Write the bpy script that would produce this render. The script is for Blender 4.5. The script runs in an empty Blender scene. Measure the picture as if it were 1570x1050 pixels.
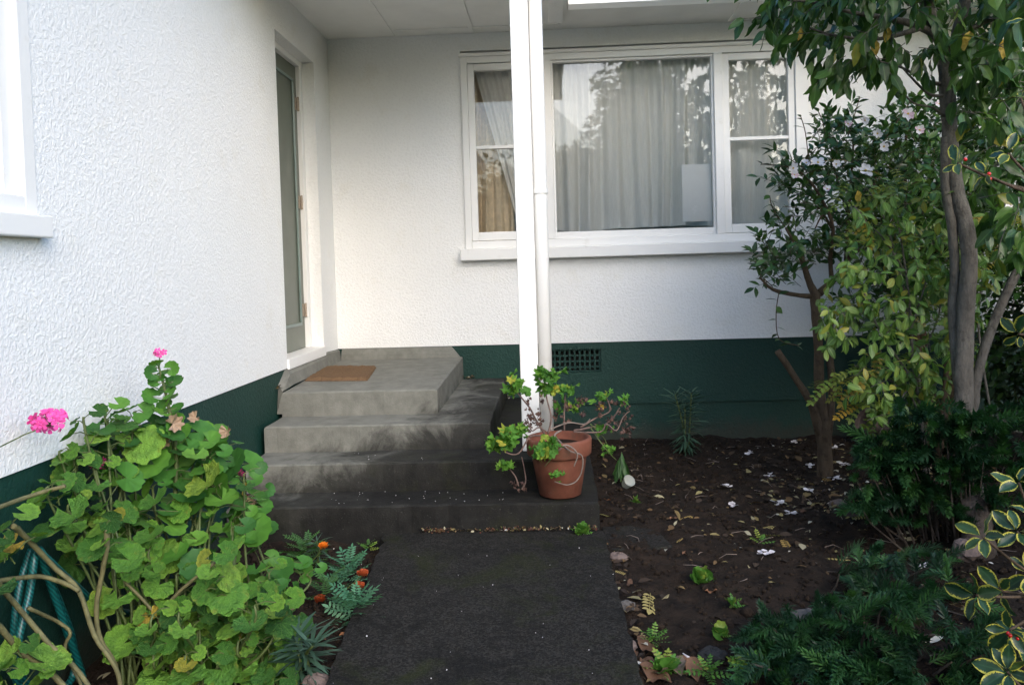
import bpy, math, random
import numpy as np
from mathutils import Vector, Matrix

random.seed(11)
rng = np.random.default_rng(11)
S = bpy.context.scene
COL = S.collection

# ------------------------------------------------------------------ camera
CF, CCX, CCY = 1221.0, 790.0, 448.7                      # focal length and principal point for a 1570 x 1050 frame
CYAW, CPITCH, CROLL = -0.0459, -0.0304, -0.0300
CPOS = Vector((1.6681, -6.0958, 1.2832))
cf = Vector((math.sin(CYAW)*math.cos(CPITCH), math.cos(CYAW)*math.cos(CPITCH), math.sin(CPITCH)))
r0 = Vector((math.cos(CYAW), -math.sin(CYAW), 0)); u0 = r0.cross(cf)
cr = r0*math.cos(CROLL) + u0*math.sin(CROLL)
cu = -r0*math.sin(CROLL) + u0*math.cos(CROLL)
cam_data = bpy.data.cameras.new('camera')
cam = bpy.data.objects.new('camera', cam_data); COL.objects.link(cam)
cam_data.sensor_fit = 'HORIZONTAL'; cam_data.sensor_width = 36.0; cam_data.lens = 36.0*CF/1570.0
cam_data.shift_x = (785.0-CCX)/1570.0; cam_data.shift_y = (CCY-525.0)/1570.0
cam_data.clip_start = 0.05; cam_data.clip_end = 2000
m = Matrix((cr, cu, -cf)).transposed().to_4x4(); m.translation = CPOS
cam.matrix_world = m
S.camera = cam

# ------------------------------------------------------------------ world, sun, exposure
SUN_EL, SUN_AZ = math.radians(31), math.radians(155)      # azimuth clockwise from +Y: behind the camera, to the right
w = bpy.data.worlds.new('World'); S.world = w; w.use_nodes = True
nt = w.node_tree; nt.nodes.clear()
sky = nt.nodes.new('ShaderNodeTexSky'); sky.sky_type = 'NISHITA'; sky.sun_disc = False
sky.sun_elevation = SUN_EL; sky.sun_rotation = SUN_AZ; sky.air_density = 1.0; sky.dust_density = 1.5; sky.ozone_density = 1.0
hs = nt.nodes.new('ShaderNodeHueSaturation'); hs.inputs['Saturation'].default_value = 1.35
bg = nt.nodes.new('ShaderNodeBackground'); bg.inputs['Strength'].default_value = 0.15
wo = nt.nodes.new('ShaderNodeOutputWorld')
nt.links.new(sky.outputs[0], hs.inputs['Color']); nt.links.new(hs.outputs[0], bg.inputs['Color']); nt.links.new(bg.outputs[0], wo.inputs['Surface'])
sl = bpy.data.lights.new('sun', 'SUN'); sl.energy = 0.85; sl.angle = math.radians(60); sl.color = (1.0, 0.995, 0.985)
sun = bpy.data.objects.new('sun', sl); COL.objects.link(sun)
sd = Vector((math.sin(SUN_AZ)*math.cos(SUN_EL), math.cos(SUN_AZ)*math.cos(SUN_EL), math.sin(SUN_EL)))
sun.rotation_euler = sd.to_track_quat('Z', 'Y').to_euler()
vs = S.view_settings; vs.view_transform = 'Standard'; vs.look = 'None'; vs.gamma = 1.0; vs.exposure = 1.72
vs.use_curve_mapping = False
S.cycles.max_bounces = 7; S.cycles.use_adaptive_sampling = True; S.cycles.adaptive_threshold = 0.015; S.cycles.transparent_max_bounces = 8; S.cycles.use_denoising = True

# ------------------------------------------------------------------ measured points -> places
def ray(u, v): return cf + cr*((u-CCX)/CF) - cu*((v-CCY)/CF)
def PY(u, v, y): d = ray(u, v); return CPOS + d*((y-CPOS.y)/d.y)
def PX(u, v, x): d = ray(u, v); return CPOS + d*((x-CPOS.x)/d.x)
def PZ(u, v, z): d = ray(u, v); return CPOS + d*((z-CPOS.z)/d.z)
def rnd(a, b): return random.uniform(a, b)
def rv(s=1.0): return Vector((random.gauss(0, 1), random.gauss(0, 1), random.gauss(0, 1)))*s

# ------------------------------------------------------------------ materials
MATS = {}
class NT:
    def __init__(s, name):
        s.m = bpy.data.materials.new(name); s.m.use_nodes = True; s.t = s.m.node_tree; s.t.nodes.clear()
        s.out = s.n('ShaderNodeOutputMaterial'); MATS[name] = s.m
    def n(s, typ, **kw):
        nd = s.t.nodes.new(typ)
        for k, v in kw.items(): setattr(nd, k, v)
        return nd
    def l(s, a, b): s.t.links.new(a, b)
    def val(s, node, **kw):
        for k, v in kw.items(): node.inputs[k.replace('_', ' ')].default_value = v
        return node
    def coord(s, kind='Object', scale=None):
        c = s.n('ShaderNodeTexCoord').outputs[kind]
        if scale is None: return c
        mp = s.n('ShaderNodeMapping'); mp.inputs['Scale'].default_value = scale; s.l(c, mp.inputs['Vector']); return mp.outputs[0]
    def noise(s, vec, scale, detail=4, rough=.55, dist=0.0):
        nn = s.n('ShaderNodeTexNoise'); s.val(nn, Scale=scale, Detail=detail, Roughness=rough, Distortion=dist); s.l(vec, nn.inputs['Vector']); return nn.outputs['Fac']
    def ramp(s, fac, stops):
        r = s.n('ShaderNodeValToRGB'); e = r.color_ramp.elements
        while len(e) < len(stops): e.new(0.5)
        for el, (p, c) in zip(e, stops):
            el.position = p; el.color = (c, c, c, 1) if not isinstance(c, tuple) else (*c, 1)
        s.l(fac, r.inputs['Fac']); return r.outputs['Color']
    def mix(s, fac, a, b, typ='MIX'):
        mx = s.n('ShaderNodeMix', data_type='RGBA', blend_type=typ)
        for sock, x in ((mx.inputs[0], fac), (mx.inputs[6], a), (mx.inputs[7], b)):
            if isinstance(x, (int, float)): sock.default_value = x
            elif isinstance(x, tuple): sock.default_value = (*x, 1)
            else: s.l(x, sock)
        return mx.outputs[2]
    def math(s, op, a, b=None, c=None):
        mm = s.n('ShaderNodeMath', operation=op)
        for i, x in enumerate((a, b, c)):
            if x is None: continue
            if isinstance(x, (int, float)): mm.inputs[i].default_value = x
            else: s.l(x, mm.inputs[i])
        return mm.outputs[0]
    def bump(s, h, strength=.5, dist=.01, normal=None):
        b = s.n('ShaderNodeBump'); s.val(b, Strength=strength, Distance=dist); s.l(h, b.inputs['Height'])
        if normal is not None: s.l(normal, b.inputs['Normal'])
        return b.outputs[0]
    def bsdf(s, color, rough=.6, normal=None, spec=.5, trans=0.0, tcol=None, **kw):
        p = s.n('ShaderNodeBsdfPrincipled')
        def put(k, x):
            if isinstance(x, (int, float)): p.inputs[k].default_value = x
            elif isinstance(x, tuple): p.inputs[k].default_value = (*x, 1)
            else: s.l(x, p.inputs[k])
        put('Base Color', color); put('Roughness', rough); put('Specular IOR Level', spec)
        for k, x in kw.items(): put(k.replace('_', ' '), x)
        if normal is not None: s.l(normal, p.inputs['Normal'])
        sh = p.outputs[0]
        if trans > 0:
            tr = s.n('ShaderNodeBsdfTranslucent'); c = tcol if tcol is not None else color
            if isinstance(c, tuple): tr.inputs[0].default_value = (*c, 1)
            else: s.l(c, tr.inputs[0])
            if normal is not None: s.l(normal, tr.inputs['Normal'])
            mx = s.n('ShaderNodeMixShader'); mx.inputs[0].default_value = trans
            s.l(sh, mx.inputs[1]); s.l(tr.outputs[0], mx.inputs[2]); sh = mx.outputs[0]
        s.l(sh, s.out.inputs['Surface']); return p

def simple(name, col, rough=.6, var=.15, scale=8, bump=0.0, bscale=60, spec=.5, **kw):
    k = NT(name); c = k.coord()
    n = k.noise(c, scale, 5)
    d = tuple(max(0, x*(1-var)) for x in col); l = tuple(min(1, x*(1+var)) for x in col)
    colr = k.ramp(n, [(.3, d), (.7, l)])
    nm = k.bump(k.noise(c, bscale, 4), bump, .01) if bump else None
    k.bsdf(colr, rough, nm, spec, **kw); return k.m

def stucco(name, col, rough, strength, dirt=True, dist=.006, spec=.5):
    k = NT(name); c = k.coord()
    big = k.noise(c, 58, 4, .62, .5)
    plate = k.ramp(big, [(.42, 0.0), (.60, .8), (.8, 1.0)])
    h1 = k.math('ADD', plate, k.math('MULTIPLY', k.noise(c, 60, 3, .55), .55))
    h = k.math('ADD', h1, k.math('MULTIPLY', k.noise(c, 190, 2), .12))
    nm = k.bump(h, strength, dist)
    base = k.ramp(k.noise(c, 1.3, 8, .65), [(.3, tuple(x*(.955 if dirt else .78) for x in col)), (.7, col)])
    if not dirt:
        base = k.mix(k.ramp(k.noise(c, 9, 8, .72), [(.60, 0.0), (.78, .5)]), base, (.030, .055, .043))
        sz = k.n('ShaderNodeSeparateXYZ'); k.l(c, sz.inputs[0])
        mud = k.math('SUBTRACT', k.math('MULTIPLY', k.noise(c, 12, 8, .75), .42), sz.outputs['Z'])
        base = k.mix(k.ramp(mud, [(.10, 0.0), (.24, .6)]), base, (.035, .028, .02))
    if dirt:
        f = k.ramp(k.noise(c, 4.5, 8, .7), [(.56, 0.0), (.8, .5)])
        base = k.mix(f, base, tuple(x*y for x, y in zip(col, (.84, .80, .70))))
        pit = k.ramp(big, [(.40, .16), (.47, 0.0)])
        base = k.mix(pit, base, tuple(x*.72 for x in col))
        sp = k.ramp(k.noise(c, 55, 2, .5), [(.765, 0.0), (.79, .55)])
        patch = k.ramp(k.noise(c, 1.9, 3), [(.5, 0.0), (.62, 1.0)])
        base = k.mix(k.math('MULTIPLY', sp, patch), base, (.25, .22, .17))
    k.bsdf(base, rough, nm, spec); return k.m
stucco('white_stucco', (.85, .85, .83), .75, .42)
stucco('green_stucco', (.0062, .040, .030), .55, .45, dirt=False, dist=.004, spec=.35)
simple('white_paint', (.80, .80, .78), .42, .04, 6, .12, 120)
k = NT('trim_paint'); c = k.coord()
col = k.mix(k.ramp(k.noise(c, 9, 8, .7), [(.58, 0.0), (.78, .5)]), (.79, .785, .76), (.58, .55, .47))
k.bsdf(col, .45, k.bump(k.noise(c, 90, 3), .12, .004))
simple('soffit_paint', (.82, .815, .78), .6, .05, 4, .08, 50)
simple('door_paint', (.115, .130, .100), .38, .12, 5, .06, 70)
simple('door_bead', (.16, .215, .195), .3, .1, 5)
simple('dark_gap', (.02, .018, .015), .9, .2)
simple('rusty_hinge', (.36, .29, .22), .6, .3, 60, .3, 150)
simple('roof_tile', (.18, .10, .07), .8, .2, 6)
simple('room_paint', (.62, .60, .55), .9, .05)
simple('floor_carpet', (.09, .075, .06), .95, .2)

# concrete with damp, mossy stains that have their own outline
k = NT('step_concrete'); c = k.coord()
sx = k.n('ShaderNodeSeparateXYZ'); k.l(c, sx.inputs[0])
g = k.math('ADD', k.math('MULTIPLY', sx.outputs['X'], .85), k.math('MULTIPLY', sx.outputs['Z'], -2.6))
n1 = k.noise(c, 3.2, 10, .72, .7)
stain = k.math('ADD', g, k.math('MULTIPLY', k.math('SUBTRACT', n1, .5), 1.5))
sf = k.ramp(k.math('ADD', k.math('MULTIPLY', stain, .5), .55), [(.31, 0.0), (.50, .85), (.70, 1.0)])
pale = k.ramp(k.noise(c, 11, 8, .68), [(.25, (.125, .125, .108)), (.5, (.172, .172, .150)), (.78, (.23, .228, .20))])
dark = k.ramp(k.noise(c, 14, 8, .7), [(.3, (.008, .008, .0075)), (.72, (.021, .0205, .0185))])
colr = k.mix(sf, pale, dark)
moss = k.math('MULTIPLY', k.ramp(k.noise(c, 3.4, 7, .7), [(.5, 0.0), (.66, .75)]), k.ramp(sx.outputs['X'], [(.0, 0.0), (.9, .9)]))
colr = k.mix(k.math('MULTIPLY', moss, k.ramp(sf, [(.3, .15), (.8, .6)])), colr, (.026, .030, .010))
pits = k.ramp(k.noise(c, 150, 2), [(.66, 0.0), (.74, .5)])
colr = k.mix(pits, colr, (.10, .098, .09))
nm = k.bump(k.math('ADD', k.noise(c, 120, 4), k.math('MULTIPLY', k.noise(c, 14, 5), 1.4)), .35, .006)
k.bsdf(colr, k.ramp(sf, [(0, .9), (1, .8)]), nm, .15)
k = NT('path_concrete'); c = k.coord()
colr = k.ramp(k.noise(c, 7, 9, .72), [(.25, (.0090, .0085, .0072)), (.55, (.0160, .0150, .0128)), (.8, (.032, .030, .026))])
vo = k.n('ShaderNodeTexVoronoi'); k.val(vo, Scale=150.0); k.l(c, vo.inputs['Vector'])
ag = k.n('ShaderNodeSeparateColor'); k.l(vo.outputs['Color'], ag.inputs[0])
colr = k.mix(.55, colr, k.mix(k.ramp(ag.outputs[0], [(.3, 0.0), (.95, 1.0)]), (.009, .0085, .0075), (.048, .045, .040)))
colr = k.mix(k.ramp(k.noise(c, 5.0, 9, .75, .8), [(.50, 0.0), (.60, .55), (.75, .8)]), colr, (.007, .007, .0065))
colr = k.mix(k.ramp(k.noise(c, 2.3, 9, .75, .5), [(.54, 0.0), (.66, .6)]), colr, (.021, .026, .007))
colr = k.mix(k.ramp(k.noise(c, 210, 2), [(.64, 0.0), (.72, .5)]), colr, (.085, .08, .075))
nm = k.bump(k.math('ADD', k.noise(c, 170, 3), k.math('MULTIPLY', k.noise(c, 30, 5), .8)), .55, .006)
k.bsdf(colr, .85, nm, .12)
simple('soil', (.0155, .0098, .0062), .95, .75, 14, 1.0, 70, spec=.2)
simple('soil_crumb', (.019, .0125, .008), .95, .5, 30, .6, 120, spec=.2)
simple('lawn_green', (.06, .09, .03), .9, .3, 3, .5, 40)
simple('stone_grey', (.09, .082, .075), .85, .3, 25, .5, 60)
simple('stone_dark', (.011, .011, .0112), .8, .25, 18, .5, 60)
simple('stone_pink', (.12, .088, .075), .85, .3, 30, .6, 60)
k = NT('terracotta'); c = k.coord()
colr = k.ramp(k.noise(c, 7, 7, .65), [(.3, (.13, .043, .026)), (.7, (.235, .085, .052))])
colr = k.mix(k.ramp(k.noise(c, 6, 8, .75), [(.50, 0.0), (.72, .75)]), colr, (.075, .058, .036))
colr = k.mix(k.ramp(k.noise(c, 15, 9, .8), [(.60, 0.0), (.72, .5)]), colr, (.26, .20, .16))
k.bsdf(colr, .8, k.bump(k.noise(c, 90, 4), .2, .004), .3)
k = NT('coir_mat'); c = k.coord()
colr = k.ramp(k.noise(c, 240, 3, .7), [(.3, (.085, .050, .027)), (.7, (.24, .150, .085))])
colr = k.mix(k.ramp(k.noise(c, 5, 5), [(.45, 0.0), (.7, .6)]), colr, (.13, .085, .05))
k.bsdf(colr, .95, k.bump(k.noise(c, 300, 2), .9, .006), .1)
k = NT('hose_rubber'); c = k.coord()
wv = k.n('ShaderNodeTexWave'); k.val(wv, Scale=42.0, Distortion=2.0, Detail=2.0); wv.bands_direction = 'DIAGONAL'; k.l(c, wv.inputs['Vector'])
k.bsdf(k.ramp(wv.outputs['Fac'], [(.3, (.002, .045, .045)), (.7, (.008, .13, .125))]), .35)
k = NT('net_curtain'); c = k.coord()
cc = k.ramp(k.noise(k.coord('Object', (60, 60, 3)), 4, 3), [(.3, (.74, .735, .70)), (.7, (.86, .855, .82))])
d = k.n('ShaderNodeBsdfDiffuse'); k.l(cc, d.inputs[0]); t = k.n('ShaderNodeBsdfTranslucent'); k.l(cc, t.inputs[0])
m1 = k.n('ShaderNodeMixShader'); m1.inputs[0].default_value = .2; k.l(d.outputs[0], m1.inputs[1]); k.l(t.outputs[0], m1.inputs[2])
tp = k.n('ShaderNodeBsdfTransparent'); m2 = k.n('ShaderNodeMixShader'); m2.inputs[0].default_value = .0; k.l(m1.outputs[0], m2.inputs[1]); k.l(tp.outputs[0], m2.inputs[2])
k.l(m2.outputs[0], k.out.inputs['Surface'])
simple('drape_cloth', (.66, .56, .41), .9, .12, 30)
simple('light_patch', (.86, .89, .91), .6, .02)  # pale colour stands for light coming through the room
k = NT('window_glass')
fr = k.n('ShaderNodeFresnel'); fr.inputs[0].default_value = 1.5
f2 = k.math('MINIMUM', k.math('MULTIPLY', fr.outputs[0], 1.6), 1.0)
tp = k.n('ShaderNodeBsdfTransparent'); tp.inputs[0].default_value = (.92, .92, .905, 1)
gl = k.n('ShaderNodeBsdfGlossy'); gl.inputs['Roughness'].default_value = .015
k.l(k.bump(k.noise(k.coord(), 1.6, 2), .025, .02), gl.inputs['Normal'])
mx = k.n('ShaderNodeMixShader'); k.l(f2, mx.inputs[0]); k.l(tp.outputs[0], mx.inputs[1]); k.l(gl.outputs[0], mx.inputs[2]); k.l(mx.outputs[0], k.out.inputs['Surface'])
k = NT('clear_plastic'); k.bsdf((.55, .58, .54), .25, trans=.4)

def bark(name, a, b, scale=14):
    k = NT(name); c = k.coord('Object', (1, 1, .3)); c2 = k.coord()
    col = k.ramp(k.noise(c, scale*2, 9, .75), [(.28, a), (.72, b)])
    col = k.mix(k.ramp(k.noise(c2, 22, 6, .7), [(.52, 0.0), (.66, .55)]), col, tuple(x*.45 for x in a))
    col = k.mix(k.ramp(k.noise(c2, 9, 8, .75), [(.58, 0.0), (.68, .5)]), col, (b[0]*1.15, b[1]*1.25, b[2]*1.05))
    h = k.math('ADD', k.noise(c, scale*7, 6, .7), k.math('MULTIPLY', k.noise(c2, 18, 4), .8))
    k.bsdf(col, .9, k.bump(h, .9, .012), .2)
bark('grey_bark', (.065, .058, .048), (.18, .165, .14))
bark('brown_bark', (.055, .038, .024), (.125, .09, .06))
bark('rough_bark', (.05, .04, .033), (.15, .12, .10), 30)
simple('green_stem', (.075, .105, .028), .6, .3, 30, .2, 80)
simple('woody_stem', (.13, .12, .05), .75, .35, 30, .4, 80)
simple('dry_stem', (.13, .085, .07), .85, .4, 40)
simple('pale_dry_stem', (.19, .15, .125), .85, .25, 40)

def leafmat(name, stops, rough=.45, trans=.25, src='obj', spec=.4, edge=None, vein=.0, bump=.0, tboost=1.5):
    """colour from a per-leaf random number (object random, or the 'leaf' attribute on joined meshes)"""
    k = NT(name)
    if src == 'obj': r = k.n('ShaderNodeObjectInfo').outputs['Random']
    else:
        a = k.n('ShaderNodeAttribute', attribute_name='leaf'); sp = k.n('ShaderNodeSeparateColor'); k.l(a.outputs['Color'], sp.inputs[0]); r = sp.outputs[2]
    col = k.ramp(r, stops)
    c = k.coord()
    col = k.mix(k.ramp(k.noise(c, 28, 4), [(.35, .0), (.7, .35)]), col, tuple(x*.62 for x in stops[0][1]))
    a = k.n('ShaderNodeAttribute', attribute_name='leaf'); sp = k.n('ShaderNodeSeparateColor'); k.l(a.outputs['Color'], sp.inputs[0])
    if vein: col = k.mix(k.ramp(sp.outputs[1], [(.0, vein), (.16, 0.0)]), col, tuple(min(1, x*1.9+.02) for x in stops[1][1]))
    if edge:
        f = k.math('ADD', sp.outputs[1], k.math('MULTIPLY', k.math('SUBTRACT', k.noise(c, 9, 5, .7), .5), 1.1))
        col = k.mix(k.ramp(f, [(.74, 0.0), (.84, 1.0)]), col, edge)
    nm = k.bump(k.noise(c, 55, 3), bump, .01) if bump else None
    tc = k.mix(1.0, col, (tboost, tboost*1.05, tboost*.6), 'MULTIPLY')
    k.bsdf(col, rough, nm, spec, trans, tc)
    return k.m
# geranium blade: radial veins, darker zone, from the blade's own coordinates
k = NT('geranium_leaf'); c = k.coord(); sx = k.n('ShaderNodeSeparateXYZ'); k.l(c, sx.inputs[0])
r = k.n('ShaderNodeObjectInfo').outputs['Random']
col = k.ramp(r, [(.0, (.020, .075, .015)), (.22, (.060, .175, .026)), (.60, (.122, .275, .033)), (.90, (.185, .35, .048)), (.97, (.19, .28, .035)), (1.0, (.34, .30, .04))])
ang = k.math('ARCTAN2', sx.outputs['Y'], sx.outputs['X']); vn = k.math('ABSOLUTE', k.math('SINE', k.math('MULTIPLY', ang, 4.5)))
rad = k.math('SQRT', k.math('ADD', k.math('MULTIPLY', sx.outputs['X'], sx.outputs['X']), k.math('MULTIPLY', sx.outputs['Y'], sx.outputs['Y'])))
vf = k.ramp(k.math('MULTIPLY', vn, k.math('ADD', rad, .25)), [(.02, .55), (.11, 0.0)])
zone = k.ramp(k.math('ADD', rad, k.math('MULTIPLY', k.noise(c, 4, 3), .25)), [(.48, 0.0), (.60, .30), (.74, .30), (.86, 0.0)])
col = k.mix(zone, col, (.03, .10, .02))
col = k.mix(vf, col, (.17, .33, .075))
oi = k.n('ShaderNodeObjectInfo').outputs['Random']; cv = k.n('ShaderNodeVectorMath', operation='ADD'); k.l(c, cv.inputs[0]); k.l(k.n('ShaderNodeObjectInfo').outputs['Location'], cv.inputs[1])
col = k.mix(k.ramp(k.math('ADD', k.noise(cv.outputs[0], 1.7, 6, .7), k.math('MULTIPLY', rad, .16)), [(.68, 0.0), (.84, .6)]), col, (.25, .25, .04))
col = k.mix(k.ramp(k.noise(cv.outputs[0], 6, 5, .7), [(.68, 0.0), (.76, .5)]), col, (.12, .07, .025))
h = k.math('ADD', k.math('MULTIPLY', vf, -1.0), k.noise(c, 7, 4))
k.bsdf(col, .55, k.bump(h, .55, .05), .3, .22, k.mix(1.0, col, (1.5, 1.6, .8), 'MULTIPLY'))
leafmat('geranium_mass', [(.0, (.030, .105, .022)), (.35, (.055, .175, .026)), (.7, (.085, .23, .030)), (1., (.13, .28, .038))], .55, .22, 'att', .3)
simple('geranium_yellow', (.42, .30, .045), .6, .45, 5, .4, 9, trans=.25)
simple('dry_leaf', (.155, .070, .034), .8, .5, 25, .5, 40)
simple('dry_leaf_pale', (.33, .23, .15), .8, .3, 25, .4, 40)
simple('pink_petal', (.88, .10, .42), .6, .2, 8, trans=.25)
simple('magenta_petal', (.40, .025, .13), .6, .3, 8, trans=.2)
simple('white_petal', (.82, .78, .80), .6, .08, 8, trans=.25)
simple('pale_pink_petal', (.78, .56, .64), .6, .2, 8, trans=.25)
simple('stamen_yellow', (.62, .40, .05), .7, .2)
simple('orange_petal', (.80, .21, .012), .6, .35, 60, trans=.15)
simple('rust_petal', (.33, .06, .015), .6, .3, 60, trans=.1)
simple('red_berry', (.42, .012, .010), .25, .2)
GC = [(.0, (.016, .048, .012)), (.4, (.030, .082, .018)), (.8, (.055, .125, .026)), (1., (.10, .17, .035))]
leafmat('camellia_leaf', GC, .28, .18, vein=.3); leafmat('camellia_mass', GC, .28, .18, 'att', vein=.3)
TC = [(.0, (.022, .055, .014)), (.4, (.040, .095, .020)), (.85, (.075, .155, .030)), (.97, (.11, .19, .035)), (1., (.30, .24, .03))]
leafmat('tree_leaf', TC, .36, .32, vein=.6); leafmat('tree_mass', TC, .36, .32, 'att', vein=.6)
LC = [(.0, (.062, .135, .026)), (.5, (.115, .21, .046)), (.85, (.18, .265, .055)), (1., (.34, .29, .045))]
leafmat('light_leaf', LC, .42, .32, vein=.7); leafmat('light_mass', LC, .42, .32, 'att', vein=.7)
PC = [(.0, (.060, .125, .018)), (.5, (.12, .17, .022)), (.8, (.20, .20, .022)), (1., (.32, .18, .02))]
leafmat('pinnate_leaf', PC, .5, .3)
HC = [(.0, (.010, .032, .015)), (.6, (.018, .052, .019)), (1., (.05, .085, .02))]
leafmat('holly_leaf', HC, .38, .12, spec=.35, edge=(.36, .33, .045), vein=.3)
YC = [(.0, (.007, .030, .012)), (.5, (.013, .052, .017)), (.85, (.026, .090, .022)), (1., (.055, .14, .028))]
leafmat('yew_needle', YC, .5, .2)
EC = [(.0, (.030, .070, .042)), (1., (.060, .12, .078))]
leafmat('euphorbia_leaf', EC, .5, .15)
leafmat('feather_leaf', [(.0, (.045, .15, .075)), (1., (.095, .25, .13))], .55, .2)
leafmat('marigold_leaf', [(.0, (.03, .09, .02)), (1., (.06, .16, .035))], .5, .2)
leafmat('weed_leaf', [(.0, (.055, .16, .022)), (.7, (.10, .24, .035)), (1., (.25, .28, .04))], .5, .25)
leafmat('pot_leaf', [(.0, (.055, .17, .020)), (.6, (.09, .25, .025)), (.9, (.15, .30, .03)), (1., (.42, .36, .04))], .55, .25, bump=.4)
leafmat('dry_pot_leaf', [(.0, (.055, .030, .027)), (1., (.15, .085, .065))], .8, .1)
leafmat('fallen_yellow', [(.0, (.22, .20, .055)), (.5, (.36, .33, .13)), (1., (.32, .18, .045))], .7, .1)
leafmat('fallen_brown', [(.0, (.085, .045, .026)), (.5, (.17, .085, .045)), (.8, (.26, .20, .15)), (1., (.29, .11, .035))], .8, .05)
leafmat('litter_mass', [(.0, (.022, .014, .010)), (.40, (.055, .034, .018)), (.66, (.15, .09, .035)), (.82, (.28, .24, .10)), (.93, (.40, .37, .26)), (1., (.62, .60, .56))], .8, .05, 'att')
leafmat('stonecrop_mass', [(.0, (.06, .022, .014)), (.6, (.14, .045, .025)), (.85, (.12, .09, .03)), (1., (.10, .14, .03))], .6, .15, 'att')
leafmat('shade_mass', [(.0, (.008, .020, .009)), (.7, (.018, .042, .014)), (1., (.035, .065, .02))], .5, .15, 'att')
leafmat('garden_mass', [(.0, (.03, .055, .02)), (.6, (.055, .095, .03)), (1., (.085, .13, .04))], .5, .25, 'att')
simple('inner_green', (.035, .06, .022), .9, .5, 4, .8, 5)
k = NT('reflect_bark'); k.bsdf((.06, .05, .04), .9)

# ------------------------------------------------------------------ object helpers
def mesh_of(name, v, f, attr=None, smooth=False):
    me = bpy.data.meshes.new(name); me.from_pydata([tuple(p) for p in v], [], f)
    if attr is not None:
        a = me.attributes.new('leaf', 'FLOAT_COLOR', 'POINT')
        arr = np.ones((len(v), 4), np.float32); arr[:, :3] = np.asarray(attr, np.float32); a.data.foreach_set('color', arr.ravel())
    if smooth: me.polygons.foreach_set('use_smooth', [True]*len(me.polygons))
    me.update(); return me
def link(name, me, mat=None, parent=None, mw=None):
    o = bpy.data.objects.new(name, me); COL.objects.link(o)
    if mat is not None and me is not None and len(me.materials) == 0: me.materials.append(MATS[mat])
    if parent is not None:
        o.parent = parent; o.matrix_parent_inverse = Matrix.Translation(-wloc(parent))
    if mw is not None: o.matrix_basis = mw
    return o
def wloc(o):
    """children are written in world coordinates: the parent's own chain must be undone"""
    return Vector(o['_b']) if '_b' in o else Vector((0, 0, 0))
def tag(o, label=None, cat=None, group=None, kind=None):
    if label: o['label'] = label
    if cat: o['category'] = cat
    if group: o['group'] = group
    if kind: o['kind'] = kind
    return o
def empty(name, loc, label, cat, group=None):
    o = bpy.data.objects.new(name, None); COL.objects.link(o); o.location = loc; o['_b'] = list(loc); o.empty_display_size = .05
    return tag(o, label, cat, group)
def link_leaf(name, me, parent, mw):
    """a shared mesh placed by a world matrix"""
    o = bpy.data.objects.new(name, me); COL.objects.link(o); o.parent = parent
    o.matrix_parent_inverse = Matrix.Translation(-wloc(parent)); o.matrix_basis = mw
    return o
class MB:
    def __init__(s): s.v = []; s.f = []; s.a = []
    def add(s, v, f, a=None):
        o = len(s.v); s.v += [tuple(p) for p in v]; s.f += [tuple(i+o for i in q) for q in f]
        if a is not None: s.a += list(a)
        return s
    def box(s, a, b):
        x0, y0, z0 = a; x1, y1, z1 = b
        return s.add([(x0, y0, z0), (x1, y0, z0), (x1, y1, z0), (x0, y1, z0), (x0, y0, z1), (x1, y0, z1), (x1, y1, z1), (x0, y1, z1)],
                     [(0, 3, 2, 1), (4, 5, 6, 7), (0, 1, 5, 4), (1, 2, 6, 5), (2, 3, 7, 6), (3, 0, 4, 7)])
    def tube(s, pts, rad, n=7, caps=True):
        pts = [Vector(p) for p in pts]
        if isinstance(rad, (int, float)): rad = [rad]*len(pts)
        t = [(pts[min(i+1, len(pts)-1)]-pts[max(i-1, 0)]).normalized() for i in range(len(pts))]
        x = t[0].orthogonal().normalized(); v = []; f = []
        for i, p in enumerate(pts):
            x = (x - t[i]*x.dot(t[i])); x = x.normalized() if x.length > 1e-6 else t[i].orthogonal().normalized()
            y = t[i].cross(x)
            for j in range(n):
                a = 2*math.pi*j/n; v.append(p + (x*math.cos(a)+y*math.sin(a))*rad[i])
        for i in range(len(pts)-1):
            for j in range(n):
                f.append((i*n+j, i*n+(j+1) % n, (i+1)*n+(j+1) % n, (i+1)*n+j))
        if caps: f.append(tuple(range(n-1, -1, -1))); f.append(tuple((len(pts)-1)*n+j for j in range(n)))
        return s.add(v, f)
    def lathe(s, prof, c=(0, 0, 0), n=32):
        v = []; f = []
        for r, z in prof:
            for j in range(n):
                a = 2*math.pi*j/n; v.append((c[0]+r*math.cos(a), c[1]+r*math.sin(a), c[2]+z))
        for i in range(len(prof)-1):
            for j in range(n): f.append((i*n+j, i*n+(j+1) % n, (i+1)*n+(j+1) % n, (i+1)*n+j))
        return s.add(v, f)
    def build(s, name, mat, parent=None, bevel=0, smooth=False, kind=None, seg=2):
        me = mesh_of(name, s.v, s.f, s.a if s.a else None, smooth); o = link(name, me, mat, parent)
        if bevel:
            b = o.modifiers.new('bevel', 'BEVEL'); b.width = bevel; b.segments = seg; b.limit_method = 'ANGLE'
        if kind: o['kind'] = kind
        return o
def box(name, a, b, mat, parent=None, bevel=.003): return MB().box(a, b).build(name, mat, parent, bevel)
def smooth_path(pts, sub=4):
    """Catmull-Rom through the points (with radius as 4th value)"""
    P = [np.array(list(p), float) for p in pts]; out = []
    for i in range(len(P)-1):
        a, b, c, d = P[max(i-1, 0)], P[i], P[i+1], P[min(i+2, len(P)-1)]
        for j in range(sub):
            t = j/sub; out.append(.5*((2*b)+(-a+c)*t+(2*a-5*b+4*c-d)*t*t+(-a+3*b-3*c+d)*t**3))
    out.append(P[-1]); return out
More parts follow.
